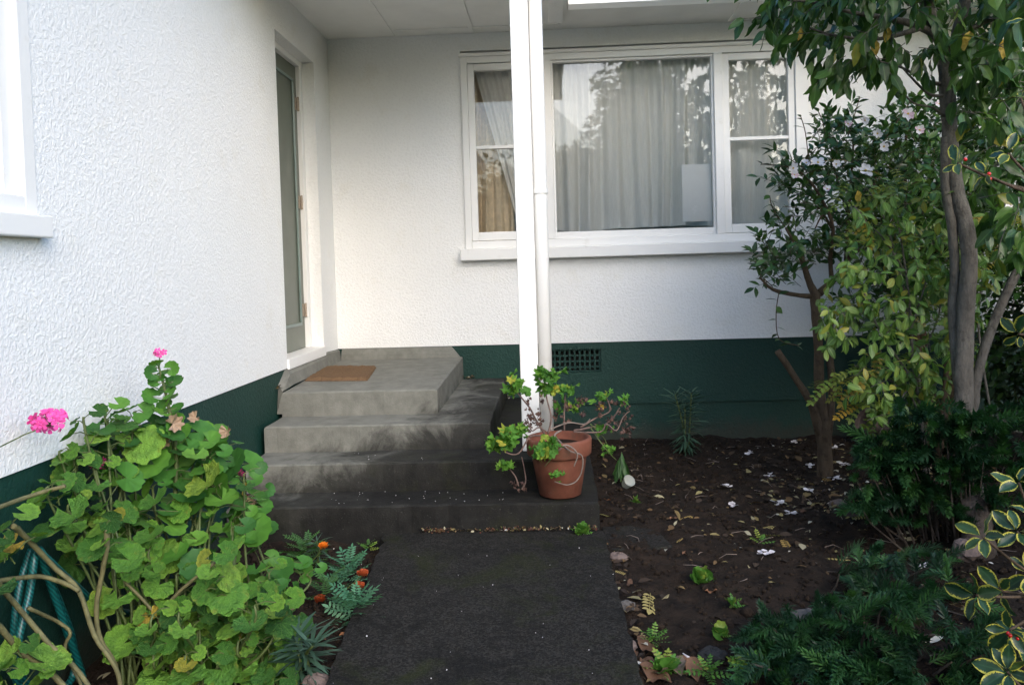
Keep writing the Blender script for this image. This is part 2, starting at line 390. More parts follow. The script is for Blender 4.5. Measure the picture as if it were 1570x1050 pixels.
def branch(mb, pts, sub=4, n=8, jit=0.0):
    q = smooth_path([(*p, r) for p, r in pts], sub)
    mb.tube([Vector(p[:3])+rv(jit*p[3]) for p in q], [max(.0008, p[3]*(1+random.uniform(-.06, .06))) for p in q], n); return [Vector(p[:3]) for p in q]
def limbs(name, mat, parent, lists, sub=4, n=8, jit=.04, yy=None):
    for pl in lists:
        mb = MB(); branch(mb, [(PY(u, v_, y), r_) for u, v_, y, r_ in pl], sub, n, jit); mb.build(name, mat, parent, smooth=True)
def frame(pos, d, nrm, s=1.0):
    """local x along d, local z near nrm"""
    d = Vector(d).normalized(); n = Vector(nrm); n = n - d*n.dot(d)
    n = n.normalized() if n.length > 1e-5 else d.orthogonal().normalized()
    y = n.cross(d); M = Matrix((d, y, n)).transposed().to_4x4()
    M = M @ Matrix.Diagonal((s, s, s, 1)); M.translation = Vector(pos); return M

# ---- leaf blades: x from stalk (0) to tip (1); attribute = (along, distance from midrib, random)
def blade(wmax=.25, peak=.42, fold=.25, droop=.25, n=6, power=1.0, serr=0.0, wave=0.0, tip=.0):
    v = []; f = []; a = []
    for i in range(n+1):
        t = i/n
        wd = wmax*(math.sin(math.pi*min(1, (t/peak)*.5) if t < peak else math.pi*(.5+.5*((t-peak)/(1-peak))))**power if 0 < t < 1 else (0.012 if t == 0 else tip))
        if serr and 0 < t < 1: wd *= 1+serr*(1 if i % 2 else -1)
        z = -droop*t*t; x = t*(1-.12*abs(droop)*t)
        wv = wave*math.sin(t*9)
        for s_ in (-1, -.55, 0, .55, 1):
            v.append((x, s_*wd, z + abs(s_)*wd*fold + wv*abs(s_)*wd)); a.append((t, abs(s_), .5))
    for i in range(n):
        for j in range(4):
            p = i*5+j; f.append((p, p+5, p+6, p+1))
    return v, f, a
def blade3(wmax=.25, peak=.42, fold=.25, droop=.25, n=4):
    v = []; f = []; a = []
    for i in range(n+1):
        t = i/n; wd = wmax*(math.sin(math.pi*(t/peak)*.5) if t < peak else math.sin(math.pi*(.5+.5*((t-peak)/(1-peak))))) if 0 < t < 1 else .01
        for s_ in (-1, 0, 1): v.append((t, s_*wd, -droop*t*t+abs(s_)*wd*fold)); a.append((t, abs(s_), .5))
    for i in range(n):
        for j in range(2): p = i*3+j; f.append((p, p+3, p+4, p+1))
    return v, f, a
def joined(name, blade_geo, mats, mat, parent=None, kind='stuff'):
    """many copies of one blade in a single mesh; colour differs per leaf by the attribute"""
    bv = np.array(blade_geo[0]); bf = blade_geo[1]; ba = np.array(blade_geo[2]); n = len(bv); N = len(mats)
    if N == 0: return None
    M = np.array([[list(r) for r in mm] for mm in mats])
    V = np.einsum('nij,kj->nki', M[:, :3, :3], bv) + M[:, None, :3, 3]
    A = np.repeat(ba[None], N, 0); A[:, :, 2] = rng.random(N)[:, None]
    fl = np.array([len(q) for q in bf]); flat = np.concatenate([np.array(q) for q in bf])
    me = bpy.data.meshes.new(name)
    me.vertices.add(N*n); me.vertices.foreach_set('co', V.astype(np.float32).ravel())
    L = len(flat); me.loops.add(N*L); me.loops.foreach_set('vertex_index', (flat[None]+np.arange(N)[:, None]*n).ravel().astype(np.int32))
    me.polygons.add(N*len(bf)); st = np.concatenate([[0], np.cumsum(fl)[:-1]])
    me.polygons.foreach_set('loop_start', (st[None]+np.arange(N)[:, None]*L).ravel().astype(np.int32))
    me.polygons.foreach_set('use_smooth', np.ones(N*len(bf), bool))
    at = me.attributes.new('leaf', 'FLOAT_COLOR', 'POINT'); C4 = np.ones((N*n, 4), np.float32); C4[:, :3] = A.reshape(-1, 3); at.data.foreach_set('color', C4.ravel())
    me.update(); me.validate()
    o = link(name, me, mat, parent)
    if kind: o['kind'] = kind
    return o
def share(name, geo, mat, smooth=True):
    me = mesh_of(name, geo[0], geo[1], geo[2], smooth); me.materials.append(MATS[mat]); return me
def spread(name, meshes, mats_, parent, cap=300, mass=None, geo=None):
    """first `cap` placements as objects, the rest joined"""
    for M in mats_[:cap]: link_leaf(name, random.choice(meshes), parent, M)
    if len(mats_) > cap and mass: joined(name+'_mass', geo, mats_[cap:], mass, parent)

# ================================================================== SETTING
# ground: soil sheet, finer near the house
def soil_z(x, y):
    h = .012*math.sin(x*3.1+y*2.3)+.010*math.sin(x*7.3-y*5.1)+.008*math.sin(x*13.7+y*11.3+1.3)
    if x > 1.9:
        h += .055*math.exp(-((x-3.35)**2/.12+(y+1.95)**2/.05)) - .03*math.exp(-((x-3.0)**2/.12+(y+2.25)**2/.06))
    return -.055 + h
xs = np.concatenate([[-150, -40, -12, -3, -.5], np.arange(0.0, 5.6, .045), [6, 7, 9, 14, 40, 150]])
ys = np.concatenate([[-150, -50, -20, -10, -7, -5.5, -4.8], np.arange(-4.4, .30, .045), [1, 4, 20, 150]])
gv = []; gf = []
for yy in ys:
    for xx in xs:
        near = -.1 < xx < 5.7 and -4.5 < yy < .4
        gv.append((xx, yy, (soil_z(xx, yy)+rnd(-.011, .011)) if near else -.06))
nx = len(xs)
for j in range(len(ys)-1):
    for i in range(nx-1): gf.append((j*nx+i, j*nx+i+1, (j+1)*nx+i+1, (j+1)*nx+i))
g = link('ground', mesh_of('ground', gv, gf, smooth=True), 'soil'); tag(g, 'dark damp garden soil beside the path and under the shrubs', 'soil', kind='structure')
lw = MB().box((-30, -60, -.07), (60, -7.6, -.02)).build('lawn', 'lawn_green'); tag(lw, 'lawn across the garden behind the path', 'lawn', kind='structure')

# path slab
pm = MB(); n = 90; pl = []
prng = [(-2.24-i*(7.6-2.24)/n) for i in range(n+1)]
v = []; f = []
for i, yy in enumerate(prng):
    t = (yy+2.24)/(-1.4)
    xl = .806+.115*t if t < 1.3 else .806+.115*1.3; xr = 1.886+.026*t if t < 1.3 else 1.886+.026*1.3
    a_, b_ = xl+rnd(-.007, .007)+(rnd(0, .02) if random.random() < .12 else 0), xr+rnd(-.007, .007)-(rnd(0, .02) if random.random() < .12 else 0)
    for q in range(13):
        xx = a_+(b_-a_)*q/12
        v.append((xx, yy, rnd(-.0015, .0015) - (.006 if q in (0, 12) else 0)))
    v.append((b_+.002, yy, -.13)); v.append((a_-.002, yy, -.13))
for i in range(n):
    for q in range(12): p = i*15+q; f.append((p, p+15, p+16, p+1))
    p = i*15; f.append((p+12, p+27, p+28, p+13)); f.append((p+14, p+29, p+15, p))
f.append(tuple(range(13))+(13, 14))
po = link('path', mesh_of('path', v, f), 'path_concrete'); tag(po, 'dark mossy concrete garden path leading to the steps', 'path', kind='structure')

# ================================================================== HOUSE
H = empty('house', (0, 0, -.05), 'white roughcast house with dark green base, porch corner and grey-green door', 'house')
ZG, ZC = .7015, 3.078
WL, WR, WB, WT = 1.021, 3.632, 1.49, 2.945      # window opening in the front wall
def wall_with_hole(name, axis, a0, a1, z0, z1, holes, thick, mat):
    """slabs round rectangular holes; axis 'x': the wall runs along x with its face at y=0; axis 'y': along y with its face at x=0"""
    mb = MB(); cuts = sorted({a0, a1, *[h[0] for h in holes], *[h[1] for h in holes]})
    def slab(p, q, lo, hi):
        if axis == 'x': mb.box((p, 0, lo), (q, thick, hi))
        else: mb.box((-thick, p, lo), (0, q, hi))
    for p, q in zip(cuts[:-1], cuts[1:]):
        hs_ = [h for h in holes if h[0] <= p and h[1] >= q]
        if not hs_: slab(p, q, z0, z1)
        else:
            h = hs_[0]
            if h[2] > z0: slab(p, q, z0, h[2])
            if h[3] < z1: slab(p, q, h[3], z1)
    return mb.build(name, mat, H)
wall_with_hole('front_wall', 'x', -.25, 8.0, ZG, 3.2, [(WL, WR, WB, WT)], .22, 'white_stucco')
DY0, DY1, DZ0, DZ1 = -1.19, -.377, .758, 2.808
LY0, LY1, LZ0, LZ1 = -5.1, -3.572, 1.50, 2.75
wall_with_hole('side_wall', 'y', -9.0, -.001, ZG, 3.2, [(DY0, DY1, ZG, DZ1), (LY0, LY1, LZ0, LZ1)], .25, 'white_stucco')
# green base: upper band and recessed footing below
VX0, VX1, VZ0, VZ1 = 1.63, 2.03, .473, .650
gb = MB()
for a, b in (((-.24, .008, .224), (VX0, .24, ZG-.002)), ((VX1, .008, .224), (8.0, .24, ZG-.002)), ((VX0, .008, .224), (VX1, .24, VZ0)), ((VX0, .008, VZ1), (VX1, .24, ZG-.002))): gb.box(a, b)
gb.build('front_base', 'green_stucco', H)
MB().box((-.24, .026, -.3), (8.0, .24, .222)).build('front_footing', 'green_stucco', H)
MB().box((-.24, -9.0, -.3), (-.006, .006, ZG-.002)).build('side_base', 'green_stucco', H)
# air vent
box('vent_back', (VX0-.01, .10, VZ0-.01), (VX1+.01, .11, VZ1+.01), 'dark_gap', H, 0)
vent = box('vent', (VX0+.001, .03, VZ0+.001), (VX1-.001, .045, VZ0+.012), 'green_stucco', H, .002)
nb = 10
for i in range(nb+1):
    x = VX0+.008+(VX1-VX0-.016)*i/nb; o = MB().box((x-.0075, .028, VZ0+.012), (x+.0075, .05, VZ1-.002)).build('vent_bar', 'green_stucco', H, .002)
    o.parent = vent; o.matrix_parent_inverse = Matrix.Identity(4)
for i in range(1, 5):
    z = VZ0+(VZ1-VZ0)*i/4-.006; o = MB().box((VX0+.002, .031, z-.008), (VX1-.002, .047, z+.006)).build('vent_bar', 'green_stucco', H, .002)
    o.parent = vent; o.matrix_parent_inverse = Matrix.Identity(4)
vent.parent = H; vent.matrix_parent_inverse = Matrix.Translation((0, 0, .05))

# ceiling of the porch, eaves, gutter, roof
box('soffit', (.001, -1.98, ZC), (1.78, -.001, ZC+.03), 'soffit_paint', H, 0)
box('eave_soffit', (1.781, -.50, ZC), (8.0, -.001, ZC+.03), 'soffit_paint', H, 0)
box('eave_soffit', (.001, -9.0, ZC+.002), (.46, -1.981, ZC+.032), 'soffit_paint', H, 0)
for x in (.515, 1.12): box('ceiling_batten', (x-.018, -1.95, ZC-.009), (x+.018, -.03, ZC), 'soffit_paint', H, .002)
box('ceiling_batten', (.55, -.165, ZC-.008), (1.10, -.135, ZC), 'soffit_paint', H, .002)
box('ceiling_batten', (1.14, -.165, ZC-.008), (1.78, -.135, ZC), 'soffit_paint', H, .002)
for x in (3.05, 4.3): box('ceiling_batten', (x-.016, -.49, ZC-.008), (x+.016, -.03, ZC), 'soffit_paint', H, .002)
box('fascia', (1.83, -.525, ZC-.02), (8.0, -.502, ZC+.17), 'trim_paint', H)
gm = MB(); prof = [(-.527, .13), (-.527, .02), (-.545, -.03), (-.59, -.045), (-.63, -.02), (-.64, .06), (-.655, .12), (-.645, .13)]
gx0, gx1 = 1.835, 8.0; pv = [(gx0, y, ZC+z) for y, z in prof]+[(gx1, y, ZC+z) for y, z in prof]; L = len(prof)
gm.add(pv, [(i, i+1, L+i+1, L+i) for i in range(L-1)]+[tuple(range(L))])
gm.build('gutter', 'white_paint', H)
box('porch_beam', (1.70, -1.90, ZC-.045), (1.80, -.30, ZC-.002), 'trim_paint', H)
box('porch_beam', (.47, -2.0, ZC-.10), (1.83, -1.90, ZC+.12), 'trim_paint', H)
box('porch_fascia', (1.801, -1.90, ZC-.03), (1.826, -.53, ZC+.16), 'trim_paint', H)
box('fascia', (.46, -9.0, ZC-.02), (.48, -2.001, ZC+.15), 'trim_paint', H)
rm = MB(); rm.add([(-6, 3.6, 4.2), (9, 3.6, 4.2), (9, -.66, ZC+.16), (1.85, -.66, ZC+.16), (1.85, -2.05, ZC+.18), (.49, -2.05, ZC+.18), (.49, -9.3, ZC+.16), (-6, -9.3, 4.2)], [(0, 7, 6, 5, 4, 3, 2, 1)])
rm.build('roof', 'roof_tile', H)

# post and downpipe
box('post', (1.484, -1.775, .283), (1.582, -1.66, ZC-.05), 'trim_paint', H, .006)
dm = MB(); dm.tube([(1.621, -1.70, ZC-.05), (1.621, -1.70, .13)], .037, 20); dp = dm.build('downpipe', 'trim_paint', H, smooth=True)
dp.data.polygons.foreach_set('use_smooth', [len(p.vertices) == 4 for p in dp.data.polygons])
for z in (1.70,):
    dm = MB(); dm.tube([(1.621, -1.70, z-.012), (1.621, -1.70, z+.012)], .0425, 20); c_ = dm.build('pipe_clip', 'white_paint', H, .002)
box('pipe_bracket', (1.583, -1.715, 1.693), (1.60, -1.685, 1.707), 'white_paint', H)

# ------------------------------------------------------------------ door
Dp = -.115
D = box('door', (Dp-.04, DY0+.03, DZ0+.002), (Dp, DY1-.065, DZ1-.045), 'door_paint', H, .002)
def sub(o, parent): o.parent = parent; o.matrix_parent_inverse = Matrix.Identity(4); return o
yA, yB, zA, zB = DY0+.14, DY1-.185, DZ0+.19, DZ1-.17
sub(MB().box((Dp+.001, yA-.03, zA), (Dp+.014, yA-.008, zB)).build('bead', 'door_bead', None, .004), D)
sub(MB().box((Dp+.001, yB+.008, zA), (Dp+.014, yB+.030, zB)).build('bead', 'door_bead', None, .004), D)
sub(MB().box((Dp+.001, yA-.03, zB+.001), (Dp+.014, yB+.03, zB+.022)).build('bead', 'door_bead', None, .004), D)
sub(MB().box((Dp+.001, yA-.03, zA-.022), (Dp+.014, yB+.03, zA-.001)).build('bead', 'door_bead', None, .004), D)
hz = DZ0+1.05
sub(MB().lathe([(.0, .0), (.026, .0), (.026, .006), (.011, .012), (.011, .04), (.027, .052), (.024, .07), (.0, .075)], (0, 0, 0), 18).build('handle', 'rusty_hinge', None, smooth=True), D).matrix_basis = Matrix.Translation((Dp, DY0+.085, hz)) @ Matrix.Rotation(math.pi/2, 4, 'Y')
F = MB(); F.box((Dp-.06, DY1-.062, DZ0+.002), (Dp+.03, DY1-.001, DZ1-.001)).box((Dp-.06, DY0+.001, DZ0+.002), (Dp+.03, DY0+.028, DZ1-.001)).box((Dp-.06, DY0+.028, DZ1-.042), (Dp+.03, DY1-.062, DZ1-.001))
F.build('door_frame', 'trim_paint', H, .003)
MB().box((-.2, DY0+.001, DZ1-.0005), (-.004, DY1-.001, DZ1+.004)).build('door_lintel', 'white_stucco', H)
for z in (2.50, 1.80, 1.03):
    MB().tube([(Dp+.012, DY1-.068, z-.05), (Dp+.012, DY1-.068, z+.05)], .008, 8).box((Dp-.001, DY1-.105, z-.045), (Dp+.003, DY1-.064, z+.045)).build('hinge', 'rusty_hinge', H)
MB().box((-.24, DY0-.0, ZG-.01), (.014, DY1+.004, DZ0)).build('threshold', 'trim_paint', H, .004)
MB().box((-.30, DY0-.2, .6), (-.26, DY1+.2, 2.95)).build('hall_panel', 'room_paint', H)  # plain panel behind the door opening

# ------------------------------------------------------------------ front window
def win_part(name, a, b, mat, parent, bevel=.004): return MB().box(a, b).build(name, mat, parent, bevel)
W = MB()
FO = -.022      # frame stands slightly proud of the roughcast
W.box((WL, FO, WB), (WL+.050, .12, WT)); W.box((WR-.105, FO, WB), (WR, .12, WT))
W.box((WL+.05, FO, WT-.047), (WR-.105, .12, WT)); W.box((WL+.05, FO-.002, WB), (WR-.105, .12, WB+.058))
W.box((1.60, FO-.004, WB+.058), (1.705, .12, WT-.047)); W.box((2.925, FO-.004, WB+.058), (2.99, .12, WT-.047))
Wn = W.build('window', 'trim_paint', H, .004)
def wsub(o): o.parent = Wn; o.matrix_parent_inverse = Matrix.Identity(4); return o
Wn.parent = H
wsub(MB().box((.984, -.075, 1.402), (3.70, .10, WB-.001)).build('window_sill', 'trim_paint', None, .006))
wsub(MB().box((WL-.012, -.034, WT+.001), (WR+.012, .05, WT+.028)).build('window_head', 'trim_paint', None, .004))
def sash(x0, x1, z0, z1, bar=None, st=.045, yf=-.006):
    mb = MB(); mb.box((x0, yf, z0), (x0+st, .05, z1)); mb.box((x1-st, yf, z0), (x1, .05, z1)); mb.box((x0+st, yf, z1-st), (x1-st, .05, z1)); mb.box((x0+st, yf, z0), (x1-st, .05, z0+st+.015))
    s_ = wsub(mb.build('sash', 'trim_paint', None, .004))
    if bar: wsub(MB().box((x0+st+.0005, yf+.004, bar-.013), (x1-st-.0005, .045, bar+.013)).build('glazing_bar', 'trim_paint', None, .003))
    zs = [(z0+st+.01, (bar-.01) if bar else z1-st+.005)] + ([(bar+.01, z1-st+.005)] if bar else [])
    for za, zb in zs: wsub(MB().add([(x0+st-.004, .022, za), (x1-st+.004, .022, za), (x1-st+.004, .022, zb), (x0+st-.004, .022, zb)], [(0, 1, 2, 3)]).build('pane', 'window_glass'))
sash(1.072, 1.598, 1.552, 2.894, 2.262, .05)
sash(2.991, 3.526, 1.552, 2.894, 2.256, .05)
wsub(MB().add([(1.700, .035, 1.55), (2.928, .035, 1.55), (2.928, .035, 2.905), (1.700, .035, 2.905)], [(0, 1, 2, 3)]).build('pane', 'window_glass'))
bd = MB(); bd.box((1.706, .0, 1.549), (1.722, .034, 2.897)).box((2.908, .0, 1.549), (2.924, .034, 2.897)).box((1.722, .0, 2.88), (2.908, .034, 2.897)).box((1.722, .0, 1.549), (2.908, .034, 1.600))
wsub(bd.build('glazing_bead', 'trim_paint', None, .003))
# room behind; opening in its unseen rear wall added so sky backlights the curtains
rmb = MB()
for x0_, x1_, z0_, z1_ in ((.3, .8, .7, 3.1), (4.6, 5.0, .7, 3.1), (.8, 4.6, .7, 2.0), (.8, 4.6, 2.95, 3.1)): rmb.box((x0_, 3.2, z0_), (x1_, 3.3, z1_))
rmb.add([(.3, .221, .7), (.3, 3.2, .7), (.3, 3.2, 3.1), (.3, .221, 3.1)], [(0, 1, 2, 3)]); rmb.add([(5, .221, .7), (5, 3.2, .7), (5, 3.2, 3.1), (5, .221, 3.1)], [(3, 2, 1, 0)]); rmb.add([(.3, .221, 3.1), (5, .221, 3.1), (5, 3.2, 3.1), (.3, 3.2, 3.1)], [(0, 1, 2, 3)])
rmb.build('room_wall', 'room_paint', H)
MB().box((.3, .221, .66), (5, 3.2, .70)).build('room_floor', 'floor_carpet', H)
# curtains
def curtain(name, xtop0, xtop1, xbot0, xbot1, y, ztop, zbot, folds, amp, mat, hem=.02, seed=1):
    r = random.Random(seed); nx_, nz = folds*14, 22; v = []; f = []
    ph = [r.uniform(-.9, .9) for _ in range(folds+2)]; am = [r.uniform(.45, 1.25) for _ in range(folds+2)]
    hv = [r.uniform(-1, 1) for _ in range(folds+2)]
    for j in range(nz+1):
        t = j/nz
        for i in range(nx_+1):
            s_ = i/nx_; fk = s_*folds; k_ = int(fk); fr_ = fk-k_; fr_ = fr_*fr_*(3-2*fr_)
            a_ = am[k_]*(1-fr_)+am[k_+1]*fr_; p_ = ph[k_]*(1-fr_)+ph[k_+1]*fr_; h_ = hv[k_]*(1-fr_)+hv[k_+1]*fr_
            x = (xtop0+(xtop1-xtop0)*s_)*(1-t)+(xbot0+(xbot1-xbot0)*s_)*t + .02*t*math.sin(fk*1.7+t*2+p_)
            yy = y + amp*a_*(.35+.65*t)*math.sin(2*math.pi*fk*(1)+p_*(1+.5*t)) + .25*amp*math.sin(2*math.pi*fk*2.7+p_*3)*(1-.5*t)
            v.append((x, yy, ztop+(zbot+hem*h_-ztop)*t))
    for j in range(nz):
        for i in range(nx_): p = j*(nx_+1)+i; f.append((p, p+1, p+nx_+2, p+nx_+1))
    o = link(name, mesh_of(name, v, f, smooth=True), mat); return o
tag(curtain('net_curtain', 1.66, 2.97, 1.66, 2.95, .135, 2.865, 1.565, 7, .066, 'net_curtain', .014, 4), 'pale grey net curtain hanging in soft folds behind the large middle pane', 'curtain', 'curtains in the front window')
tag(curtain('net_curtain', 2.975, 3.60, 2.96, 3.62, .115, 2.90, 1.55, 3, .04, 'net_curtain', .02, 7), 'pale net curtain behind the narrow right sash of the front window', 'curtain', 'curtains in the front window')
tag(curtain('net_curtain', 1.10, 1.655, 1.42, 1.655, .125, 2.90, 1.54, 5, .022, 'net_curtain', .02, 9), 'net curtain drawn aside in the left sash next to the beige drape', 'curtain', 'curtains in the front window')
tag(curtain('drape', 1.03, 1.42, 1.03, 1.38, .19, 2.93, 1.50, 4, .035, 'drape_cloth', .01, 3), 'heavy beige drape at the left end of the front window', 'curtain', 'curtains in the front window')
cd = MB().box((2.685, .062, 1.60), (2.905, .068, 2.035)).build('light_patch', 'light_patch'); tag(cd, 'pale card standing in for a patch of light behind the lower right corner of the large pane', 'card')  # added panel in place of the bright patch of light from a rear window
rl = MB(); rl.tube([(1.66, .15, 2.885), (2.98, .15, 2.885)], .006, 8); tag(rl.build('curtain_rail', 'dark_gap'), 'thin dark curtain rail above the net curtain of the large pane', 'rail')

# side window at the left edge
sw = MB(); sw.box((-.10, LY1-.06, LZ0), (.008, LY1, LZ1)); sw.box((-.10, LY0, LZ0), (.008, LY0+.06, LZ1)); sw.box((-.10, LY0+.06, LZ1-.06), (.008, LY1-.06, LZ1)); sw.box((-.10, LY0+.06, LZ0), (.008, LY1-.06, LZ0+.06))
sW = sw.build('window', 'trim_paint', H, .004)
o = MB().box((-.09, LY0-.03, LZ0-.072), (.045, LY1+.02, LZ0-.001)).build('window_sill', 'trim_paint', None, .005); o.parent = sW; o.matrix_parent_inverse = Matrix.Identity(4)
o = MB().box((-.07, LY1-.12, LZ0+.061), (-.02, LY1-.0605, LZ1-.061)).build('sash', 'trim_paint', None, .004); o.parent = sW; o.matrix_parent_inverse = Matrix.Identity(4)
o = MB().add([(-.045, LY0+.06, LZ0+.06), (-.045, LY1-.115, LZ0+.06), (-.045, LY1-.115, LZ1-.06), (-.045, LY0+.06, LZ1-.06)], [(0, 1, 2, 3)]).build('pane', 'window_glass'); o.parent = sW; o.matrix_parent_inverse = Matrix.Identity(4)
MB().box((-.24, LY0, LZ0), (-.23, LY1, LZ1)).build('window_blind', 'trim_paint', H)

# ================================================================== STEPS
ST = empty('concrete_steps', (.9, -1.1, -.05), 'four weathered concrete steps with stained landing at the porch door', 'steps')
def slab(name, x0, x1, y0, y1, zb, zf, zk, seed):
    """solid with a slightly worn, uneven top that falls from the back (zk) to the front (zf)"""
    r = random.Random(seed); nx_ = max(4, int((x1-x0)/.06)); ny = max(3, int((y1-y0)/.08)); v = []; f = []; e = .010
    xs_ = [x0]+[x0+e]+[x0+e+(x1-x0-2*e)*i/nx_ for i in range(1, nx_)]+[x1-e, x1]
    ys_ = [y0]+[y0+e]+[y0+e+(y1-y0-2*e)*i/ny for i in range(1, ny)]+[y1-e, y1]
    fw = [r.uniform(-.003, .003)+(r.uniform(.004, .014) if r.random() < .14 else 0) for _ in xs_]; sw_ = [r.uniform(-.0035, .0035) for _ in ys_]
    NX, NY = len(xs_), len(ys_)
    for j, y in enumerate(ys_):
        for i, x in enumerate(xs_):
            t = (y-y0)/(y1-y0); z = zf+(zk-zf)*t + r.uniform(-.0012, .0012)
            if j == 0: z -= e*.8
            if i == NX-1 or i == 0: z -= e*.7
            v.append((x+(sw_[j] if i >= NX-2 else 0), y+(fw[i] if j < 2 else 0), z))
    for j in range(NY-1):
        for i in range(NX-1): p = j*NX+i; f.append((p, p+1, p+NX+1, p+NX))
    o = len(v)
    for i, x in enumerate(xs_): v.append((x, y0+fw[i]+r.uniform(-.002, .002), zb))
    for j, y in enumerate(ys_): v.append((x1+sw_[j], y, zb))
    for j, y in enumerate(ys_): v.append((x0, y, zb))
    for i in range(NX-1): f.append((i, o+i, o+i+1, i+1))
    for j in range(NY-1): p = j*NX+NX-1; f.append((p, o+NX+j, o+NX+j+1, p+NX))
    for j in range(NY-1): p = j*NX; f.append((p, p+NX, o+NX+NY+j+1, o+NX+NY+j))
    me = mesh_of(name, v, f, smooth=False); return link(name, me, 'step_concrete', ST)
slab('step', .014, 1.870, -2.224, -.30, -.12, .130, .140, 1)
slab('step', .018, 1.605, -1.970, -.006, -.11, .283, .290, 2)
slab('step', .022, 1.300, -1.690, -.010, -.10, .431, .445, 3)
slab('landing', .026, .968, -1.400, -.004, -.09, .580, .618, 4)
um = MB(); um.add([(.03, -.005, .60), (.965, -.005, .60), (.965, -.05, .60), (.03, -.05, .60), (.03, -.005, .7), (.885, -.005, .6985), (.93, -.035, .645), (.03, -.032, .66)],
                  [(3, 2, 6, 7), (7, 6, 5, 4), (2, 1, 5, 6), (0, 3, 7, 4)])
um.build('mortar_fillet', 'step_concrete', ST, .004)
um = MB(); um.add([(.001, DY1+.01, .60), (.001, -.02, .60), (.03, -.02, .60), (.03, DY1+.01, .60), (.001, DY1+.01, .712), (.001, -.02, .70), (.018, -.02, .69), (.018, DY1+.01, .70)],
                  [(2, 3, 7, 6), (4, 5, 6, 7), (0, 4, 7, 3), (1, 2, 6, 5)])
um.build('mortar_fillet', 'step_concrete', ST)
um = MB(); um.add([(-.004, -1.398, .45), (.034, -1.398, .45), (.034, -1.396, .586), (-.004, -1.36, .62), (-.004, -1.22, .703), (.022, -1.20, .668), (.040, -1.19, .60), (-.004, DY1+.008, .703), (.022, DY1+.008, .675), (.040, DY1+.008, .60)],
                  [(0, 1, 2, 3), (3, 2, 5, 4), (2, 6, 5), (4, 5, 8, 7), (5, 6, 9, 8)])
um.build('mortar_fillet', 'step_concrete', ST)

# doormat
mm = MB(); nx_, ny_ = 26, 22; v = []; f = []
c0, c1, c2, c3 = [Vector(q) for q in ((.045, -1.005, 0), (.470, -1.055, 0), (.405, -.49, 0), (.03, -.44, 0))]
for j in range(ny_+1):
    for i in range(nx_+1):
        s_, t_ = i/nx_, j/ny_; p = (c0*(1-s_)+c1*s_)*(1-t_)+(c3*(1-s_)+c2*s_)*t_
        ed = i in (0, nx_) or j in (0, ny_); z = .580+.038*(p.y+1.4)/1.4
        v.append((p.x+rnd(-.002, .002), p.y+rnd(-.002, .002), z + (.002 if ed else .022+rnd(-.003, .003))))
for j in range(ny_):
    for i in range(nx_): p = j*(nx_+1)+i; f.append((p, p+1, p+nx_+2, p+nx_+1))
tag(link('doormat', mesh_of('doormat', v, f), 'coir_mat'), 'worn brown coir doormat lying on the landing at the door', 'doormat')

# ================================================================== PLANTS
UP = Vector((0, 0, 1)); TOCAM = Vector((0, -1, 0))
# ---- scalloped geranium blades
def geranium_geo(lobes=8, cleft=.38, depth=.10, cup=.16, seed=0, crinkle=.03, N=30):
    r = random.Random(seed); v = [(0, 0, 0)]; a = [(0, 0, .5)]; f = []
    A0 = math.pi-cleft; rings = (.35, .72, 1.0); ph = r.uniform(0, 6); ph2 = r.uniform(0, 6)
    for q, rr in enumerate(rings):
        for i in range(N+1):
            th = -A0+2*A0*i/N; sc = 1.0
            if q == 2: sc = 1-depth*(.5+.5*math.cos(lobes*th*math.pi/A0*1.0)) - .035*(i % 2)
            if q == 1: sc = 1-depth*.45*(.5+.5*math.cos(lobes*th*math.pi/A0))
            sc *= 1-.10*(abs(th)/A0)**3
            R_ = rr*sc
            z = cup*R_*R_ + crinkle*rr*math.sin(lobes*th*1.0+ph) + .05*rr*math.sin(2*th+ph2) + r.uniform(-.01, .01)*rr
            v.append((R_*math.cos(th), R_*math.sin(th), z)); a.append((rr, abs(th)/math.pi, .5))
    for i in range(N): f.append((0, 1+i, 2+i))
    for q in range(2):
        o1 = 1+q*(N+1); o2 = o1+N+1
        for i in range(N): f.append((o1+i, o2+i, o2+i+1, o1+i+1))
    return v, f, a
GL = [share('geranium_blade', geranium_geo(9, .35, .10, .18, 1), 'geranium_leaf'), share('geranium_blade', geranium_geo(8, .45, .12, -.12, 2, .05), 'geranium_leaf'),
      share('geranium_blade', geranium_geo(9, .30, .09, .32, 3, .06), 'geranium_leaf'), share('geranium_blade', geranium_geo(7, .55, .13, .05, 4, .07), 'geranium_leaf')]
GY = [share('geranium_blade_old', geranium_geo(8, .45, .14, .35, 5, .10), 'geranium_yellow')]
GB = [share('geranium_blade_dry', geranium_geo(7, .6, .2, .6, 6, .2), 'dry_leaf_pale')]
def floret_geo(np_=5, wide=.42, cup=.15):
    v = []; f = []; a = []
    for k_ in range(np_):
        th = 2*math.pi*k_/np_; o = len(v); c_, s_ = math.cos(th), math.sin(th)
        for (x, y, z) in ((.05, 0, 0), (.45, -wide*.75, cup*.4), (.45, wide*.75, cup*.4), (.85, -wide*.8, cup), (.85, wide*.8, cup), (1.0, -.18, cup*.9), (1.0, .18, cup*.9)):
            v.append((x*c_-y*s_, x*s_+y*c_, z+rnd(-.03, .03))); a.append((x, abs(y), .5))
        f += [(o, o+1, o+2), (o+1, o+3, o+4, o+2), (o+3, o+5, o+6, o+4)]
    return v, f, a
FP = share('floret', floret_geo(), 'pink_petal'); FM = share('floret', floret_geo(5, .3, .35), 'magenta_petal')
